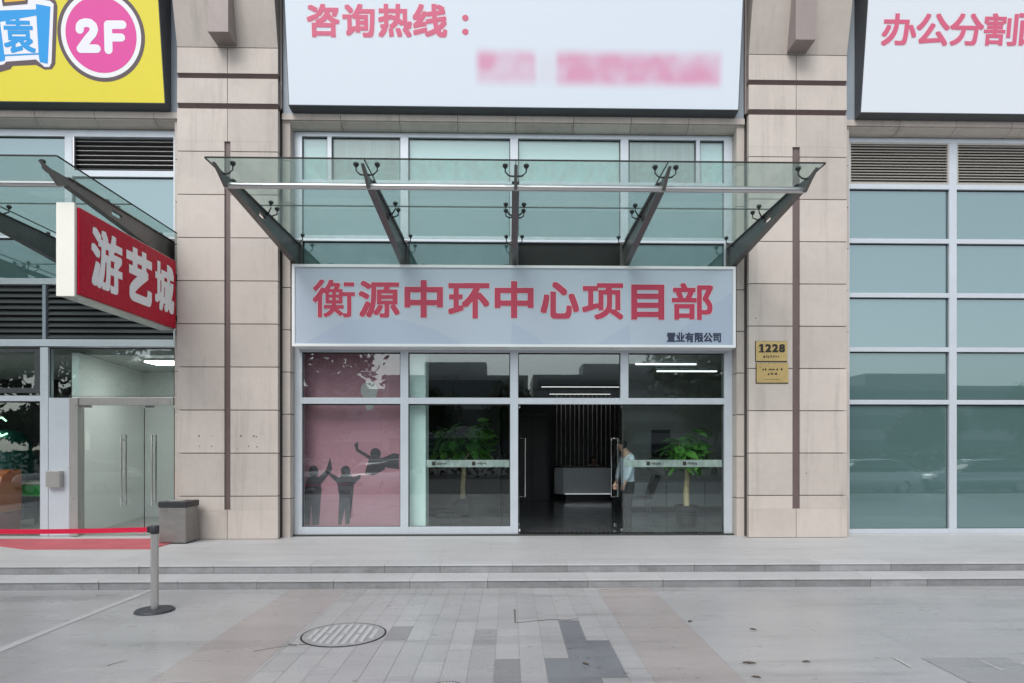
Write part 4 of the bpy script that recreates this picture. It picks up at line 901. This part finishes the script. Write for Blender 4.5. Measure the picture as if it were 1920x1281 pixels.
def skin_mesh(verts, edges, radii, root, sub=2):
    me = bpy.data.meshes.new('limbs'); me.from_pydata(verts, edges, []); o = bpy.data.objects.new('limbs', me); col.objects.link(o)
    md = o.modifiers.new('skin', 'SKIN'); md.use_smooth_shade = True
    for i, r_ in enumerate(radii): me.skin_vertices[0].data[i].radius = r_ if isinstance(r_, tuple) else (r_, r_); me.skin_vertices[0].data[i].use_root = (i == root)
    sb = o.modifiers.new('sub', 'SUBSURF'); sb.levels = sub; sb.render_levels = sub
    dg = bpy.context.evaluated_depsgraph_get(); dg.update(); m2 = bpy.data.meshes.new_from_object(o.evaluated_get(dg)); bpy.data.objects.remove(o)
    return m2
def person(loc, face, label, seated=False, arm_fwd=.10, bow=.10):
    t = thing('person', label, 'person', loc); t.rotation_euler = (0, 0, face)
    def limb(chains, nm, m, parent=None):
        V_, E_, R_ = [], [], []; idx = {}
        for ch in chains:
            prev = None
            for (pnt, r_) in ch:
                key = tuple(round(c, 4) for c in pnt)
                if key not in idx: idx[key] = len(V_); V_.append(pnt); R_.append(r_)
                if prev is not None and (prev, idx[key]) not in E_: E_.append((prev, idx[key]))
                prev = idx[key]
        me = skin_mesh(V_, E_, R_, 0); me.materials.clear(); me.materials.append(M[m])
        for p_ in me.polygons: p_.use_smooth = True
        o = bpy.data.objects.new(nm, me); col.objects.link(o); o.parent = parent or t; return o
    hz = .50 if seated else .92; pel = ((0, 0, hz), (.145, .105))
    wa, ch_, nb = ((0, -.01, hz + .16), (.13, .095)), ((0, -.01, hz + .38), (.155, .105)), ((0, -.02, hz + .53), (.075, .07))
    nk, hd, tp = ((0, -.03 - bow * .3, hz + .60), .052), ((0, -.05 - bow, hz + .69), (.068, .085)), ((0, -.05 - bow * 1.1, hz + .77), (.058, .07))
    nose = ((0, -.135 - bow, hz + .672), .013)
    legs, arms, ltr, asl = [], [], [], []
    for e in (-1, 1):
        if seated: hp, kn, an, to = (.09 * e, -.03, hz - .02), (.1 * e, -.42, hz - .01), (.1 * e, -.40, .08), (.1 * e, -.53, .035)
        else: hp, kn, an, to = (.09 * e, 0, hz - .07), (.095 * e, -.02 - .03 * e, .49), (.1 * e, .02 - .05 * e, .10), (.1 * e, .0 - .05 * e, .06)
        legs.append([pel, (hp, .088), (kn, .056), (an, .038), (to, .034)]); ltr.append([pel, (hp, .1), (kn, .074), (an, .062)] + ([] if seated else [((an[0], an[1], .03), .06)]))
        sh, el, wr = (.185 * e, -.01, hz + .47), (.215 * e, -.06 - arm_fwd * .25, hz + .20), (.17 * e, -.06 - arm_fwd, hz - .04 + arm_fwd * .4)
        arms.append([nb, (sh, .05), (el, .037), (wr, .024)]); asl.append([nb, (sh, .062), (el, .05), (tuple(Vector(el).lerp(Vector(wr), .8)), .04)])
        palm = tuple(Vector(wr) + Vector((-.01 * e, -.035, -.065))); arms.append([(wr, .024), (palm, (.034, .018))])
        for k in range(4):
            b0 = Vector(palm) + Vector((-.004 * e, -.027 + .018 * k, -.022)); arms.append([(palm, (.034, .018)), (tuple(b0), .010), (tuple(b0 + Vector((-.004 * e, -.006, -.034))), .009), (tuple(b0 + Vector((-.016 * e, -.006, -.058 - .006 * (k in (1, 2))))), .008)])
        arms.append([(palm, (.034, .018)), (tuple(Vector(palm) + Vector((-.012 * e, -.040, .008))), .010), (tuple(Vector(palm) + Vector((-.022 * e, -.052, -.026))), .009)])
    ears = [[hd, ((.08 * e, -.035 - bow, hz + .68), .014)] for e in (-1, 1)]
    limb([[pel, wa, ch_, nb, nk, hd, tp], [hd, nose]] + ears + legs + arms, 'body', 'skin')
    limb([[((0, .005, hz - .13), (.172, .135)), ((0, 0, hz + .0), (.17, .13)), ((0, -.01, hz + .16), (.168, .125)), ((0, -.01, hz + .34), (.18, .128)), ((0, -.01, hz + .50), (.13, .10)), ((0, -.03, hz + .575), (.068, .066))]] + [[((0, -.01, hz + .50), (.13, .10))] + a_[1:] for a_ in asl], 'shirt', 'shirt')
    limb([[((0, 0, hz + .10), (.145, .108)), ((0, 0, hz - .02), (.15, .112))]] + [[((0, 0, hz - .02), (.15, .112))] + l_[1:] for l_ in ltr], 'trousers', 'trousers')
    hr = MB(); off = Vector(loc); c_ = Vector((0, -.03 - bow, hz + .72))
    hb_ = MB().ball(c_, (.092, .105, .105), 18, 12)
    me = bpy.data.meshes.new('hair'); vs = [Vector((v.x, v.y if v.y > -.10 - bow or v.z > hz + .735 else v.y + .03, v.z if v.y > -.06 - bow or v.z > hz + .74 else hz + .74)) for v in hb_.v]
    me.from_pydata(vs, [], hb_.f); me.materials.append(M['hair'])
    for p_ in me.polygons: p_.use_smooth = True
    o = bpy.data.objects.new('hair', me); col.objects.link(o); o.parent = t
    for e in (-1, 1):
        q = MB().ball((.028 * e, -.128 - bow, hz + .70), (.012, .008, .007), 8, 6); me = bpy.data.meshes.new('eye'); me.from_pydata(q.v, [], q.f); me.materials.append(M['hair']); o = bpy.data.objects.new('eye', me); col.objects.link(o); o.parent = t
    if not seated:
        for e in (-1, 1):
            q = MB().box(.1 * e - .045, .1 * e + .045, -.17 - .05 * e, .09 - .05 * e, 0, .075); me = bpy.data.meshes.new('shoe'); me.from_pydata(q.v, [], q.f)
            bm = bmesh.new(); bm.from_mesh(me); bmesh.ops.bevel(bm, geom=bm.edges[:], offset=.03, segments=3, affect='EDGES'); bm.to_mesh(me); bm.free(); me.materials.append(M['black']); o = bpy.data.objects.new('shoe', me); col.objects.link(o); o.parent = t
    return t
person((W(1177, 12.35), 12.35, ZF), R(-70), 'person in a pale blue shirt and dark trousers standing inside the doorway')
person((W(1113, 20.75), 20.75, ZF), R(-10), 'seated person with dark hair behind the reception desk', True, .18, .04)
oc = thing('office_chair', 'dark office chair behind the reception desk', 'chair', (W(1113, 20.75), 20.8, ZF))
xo = W(1113, 20.75)
MB().box(xo - .22, xo + .22, 20.6, 21.0, ZF + .38, ZF + .44).build('seat', 'black', oc, bevel=.02); MB().box(xo - .2, xo + .2, 20.98, 21.03, ZF + .46, ZF + .95).build('backrest', 'black', oc, bevel=.02); MB().lathe([(.24, 0), (.24, .03), (.03, .06), (.03, .38)], (xo, 20.8, ZF), 20).build('base', 'black', oc)

# ------------------------------------------------------------------ the street behind the camera, seen in the glass
def tree_mesh(seed, h):
    r = random.Random(seed); k = MB(); k.tube([(0, 0, -.2), (.05, 0, h * .22), (-.05, .08, h * .42), (0, 0, h * .7)], [.2, .16, .12, .05], 9); tips = []
    for i in range(9):
        a = i * 2.4 + r.uniform(-.4, .4); L = h * r.uniform(.2, .34); z = h * r.uniform(.3, .55); q = Vector((L * math.cos(a), L * math.sin(a), z + L * r.uniform(.5, 1.0)))
        k.tube([(0, 0, z), tuple(Vector((0, 0, z)).lerp(q, .5) + Vector((0, 0, .15))), tuple(q)], [.08, .05, .02], 6); tips.append(q)
    tips += [Vector((r.uniform(-.6, .6), r.uniform(-.6, .6), h * .85)), Vector((0, 0, h * .7))]; f = MB()
    for c in tips:
        R_ = h * r.uniform(.16, .25)
        for _ in range(420):
            d = Vector((r.gauss(0, 1), r.gauss(0, 1), r.gauss(0, .8))).normalized() * R_ * r.uniform(.35, 1.05); p_ = c + d; s_ = r.uniform(.13, .24)
            u_ = Vector((r.uniform(-1, 1), r.uniform(-1, 1), r.uniform(-1, 1))).normalized(); v_ = u_.orthogonal().normalized()
            f.add([p_ - u_ * s_, p_ - v_ * s_ * .5, p_ + u_ * s_, p_ + v_ * s_ * .5], [(0, 1, 2, 3)])
    return k, f
protos = []
for sd_, h in ((11, 6.4), (23, 5.4), (37, 7.0)):
    k, f = tree_mesh(sd_, h); t = bpy.data.objects.new('street_tree', None); col.objects.link(t)
    k.build('trunk', 'bark', t); f.build('crown', 'treeleaf', t); protos.append(t)
spots = [(-46, -24), (-37, -27), (-29, -22), (-21.5, -26), (-14, -23), (-7, -27), (.5, -24), (7.5, -28), (15, -23), (23, -27), (31, -24), (40, -26)]
desc = ['beyond the far left car', 'second from the left end', 'above the left arcade window', 'above the left glass door', 'over the mural pane', 'beside the blocky tower', 'behind the open doorway', 'right of the doorway', 'over the lounge pane', 'behind the silver car', 'over the right pane', 'at the right end']
for i, (x, y) in enumerate(spots):
    t = protos[i] if i < 3 else copy_tree(protos[i % 3])
    t.location = (x, y, -.15); t.rotation_euler = (0, 0, i * 1.3)
    tag(t, 'dark green street tree mirrored in the glass, ' + desc[i], 'tree', 'street trees mirrored in the glass')
k, f = tree_mesh(51, 8.6); t = bpy.data.objects.new('street_tree', None); col.objects.link(t); k.build('trunk', 'bark', t); f.build('crown', 'treeleaf', t)
for i, (x, y, d_) in enumerate(((-9.6, -3.0, 'leafy kerbside tree mirrored at the top of the mural pane'), (-18.4, -3.0, 'leafy kerbside tree mirrored above the left glass door'), (9.6, -3.0, 'leafy kerbside tree mirrored at the edge of the lounge pane'))):
    if i: t = copy_tree(protoN)
    else: protoN = t
    t.location = (x, y, -.15); t.rotation_euler = (0, 0, 2.1 * i + .4); tag(t, d_, 'tree', 'kerbside trees mirrored in the glass')
hd_ = MB(); r = random.Random(5)
for _ in range(9000):
    p_ = Vector((r.uniform(-55, 55), -19.5 + r.uniform(-.6, .6), -.1 + 1.7 * math.sqrt(r.random()))); s_ = r.uniform(.12, .24)
    u_ = Vector((r.uniform(-1, 1), r.uniform(-1, 1), r.uniform(-1, 1))).normalized(); v_ = u_.orthogonal().normalized(); hd_.add([p_ - u_ * s_, p_ - v_ * s_ * .6, p_ + u_ * s_, p_ + v_ * s_ * .6], [(0, 1, 2, 3)])
tag(hd_.build('hedge', 'treeleaf', loc=(0, -19.5, -.15)), 'long dark hedge across the road mirrored in the glass', 'hedge', kind='stuff')
def tower(x, y, w, d, h, floors, label):
    t = thing('office_block', label, 'building', (x, y, -.15), 'office blocks across the road'); q = MB(); g_ = MB(); q.box(x - w / 2, x + w / 2, y - d, y, -.15, h); fh = h / floors
    for i in range(floors): g_.box(x - w / 2 + .6, x + w / 2 - .6, y + .001, y + .06, i * fh + .9, i * fh + fh - .7)
    q.box(x - w / 4, x + w / 5, y - d * .7, y - d * .3, h, h + 2.2); q.build('wall', 'facade_far', t); g_.build('window_strip', 'farglass', t)
tower(-7, -62, 19, 12, 11.5, 3, 'low grey office block across the road mirrored left of the doors'); tower(19, -70, 31, 14, 12.5, 4, 'wide grey office block across the road mirrored in the lounge pane')
tower(41, -66, 10, 9, 22, 7, 'slim office tower across the road mirrored at the right'); tower(-47, -68, 24, 14, 14, 4, 'grey office block across the road mirrored in the left shop')
tower(-25, -66, 16, 12, 10, 3, 'lowest grey office block across the road mirrored beside the left pillar'); tower(62, -70, 30, 12, 11, 3, 'long grey office block across the road at the far right')
def car(x, y, rz, paint, label):
    t = thing('parked_car', label, 'car', (x, y, -.15), 'parked cars mirrored in the glass'); t.rotation_euler = (0, 0, rz)
    def loft(secs, nm, m, ends=True):
        q = MB(); n = len(secs[0]); vs = [p_ for s_ in secs for p_ in s_]
        q.add(vs, [(i * n + k, i * n + (k + 1) % n, (i + 1) * n + (k + 1) % n, (i + 1) * n + k) for i in range(len(secs) - 1) for k in range(n)] + ([tuple(range(n)), tuple(range((len(secs) - 1) * n, len(secs) * n))] if ends else []))
        me = bpy.data.meshes.new(nm); me.from_pydata(q.v, [], q.f); bm = bmesh.new(); bm.from_mesh(me); bmesh.ops.recalc_face_normals(bm, faces=bm.faces); bmesh.ops.bevel(bm, geom=[e for e in bm.edges if e.calc_face_angle(0) > .5], offset=.05, segments=2, affect='EDGES'); bm.to_mesh(me); bm.free()
        for p_ in me.polygons: p_.use_smooth = True
        me.materials.append(M[m]); o = bpy.data.objects.new(nm, me); col.objects.link(o); o.parent = t; return o
    def sec(xx, zl_, zh, w): return [(xx, -w, zl_), (xx, -w * 1.02, zl_ + (zh - zl_) * .6), (xx, -w * .9, zh), (xx, w * .9, zh), (xx, w * 1.02, zl_ + (zh - zl_) * .6), (xx, w, zl_)]
    body = loft([sec(-2.3, .35, .72, .74), sec(-2.05, .22, .88, .86), sec(-1.0, .2, .95, .9), sec(.6, .2, .98, .9), sec(1.9, .2, .98, .88), sec(2.3, .32, .9, .78)], 'body', paint)
    def cs(xx, zl_, zh, w): return [(xx, -w, zl_), (xx, -w * .8, zh), (xx, w * .8, zh), (xx, w, zl_)]
    loft([cs(-1.05, .93, .97, .82), cs(-.35, .94, 1.42, .82), cs(.9, .95, 1.46, .82), cs(1.55, .96, 1.36, .8), cs(1.95, .96, 1.0, .78)], 'cabin_glass', 'carglass')
    loft([cs(-.38, 1.41, 1.44, .72), cs(.9, 1.45, 1.49, .72), cs(1.6, 1.34, 1.37, .7)], 'roof', paint)
    for wx in (-1.42, 1.4):
        for wy in (-.8, .8):
            q = MB(); q.tube([(wx, wy - .1, .32), (wx, wy + .1, .32)], .32, 22); me = bpy.data.meshes.new('wheel'); me.from_pydata(q.v, [], q.f); me.materials.append(M['tyre']); o = bpy.data.objects.new('wheel', me); col.objects.link(o); o.parent = t
            q = MB(); q.tube([(wx, wy - .105, .32), (wx, wy + .105, .32)], .2, 18); me = bpy.data.meshes.new('rim'); me.from_pydata(q.v, [], q.f); me.materials.append(M['carsilver']); o2 = bpy.data.objects.new('rim', me); col.objects.link(o2); o2.parent = o
    for e in (-1, 1):
        q = MB().box(-2.2, -2.02, e * .58 - .16, e * .58 + .16, .62, .76); me = bpy.data.meshes.new('headlight'); me.from_pydata(q.v, [], q.f); me.materials.append(M['chrome']); o = bpy.data.objects.new('headlight', me); col.objects.link(o); o.parent = t
    q = MB().box(-2.34, -2.2, -.45, .45, .45, .62); me = bpy.data.meshes.new('grille'); me.from_pydata(q.v, [], q.f); me.materials.append(M['black']); o = bpy.data.objects.new('grille', me); col.objects.link(o); o.parent = t
car(-18.2, -4.2, 0, 'carwhite', 'white car mirrored in the left glass door'); car(-5.6, -4.4, R(-74), 'carwhite', 'white car mirrored nose-on in the mural pane'); car(-9.6, -4.6, R(-80), 'carsilver', 'silver car mirrored at the left edge of the mural pane')
car(15.2, -4.2, 0, 'carwhite', 'white car mirrored beside the right pillar'); car(20.4, -4.4, 0, 'carsilver', 'silver car mirrored in the right glazing')
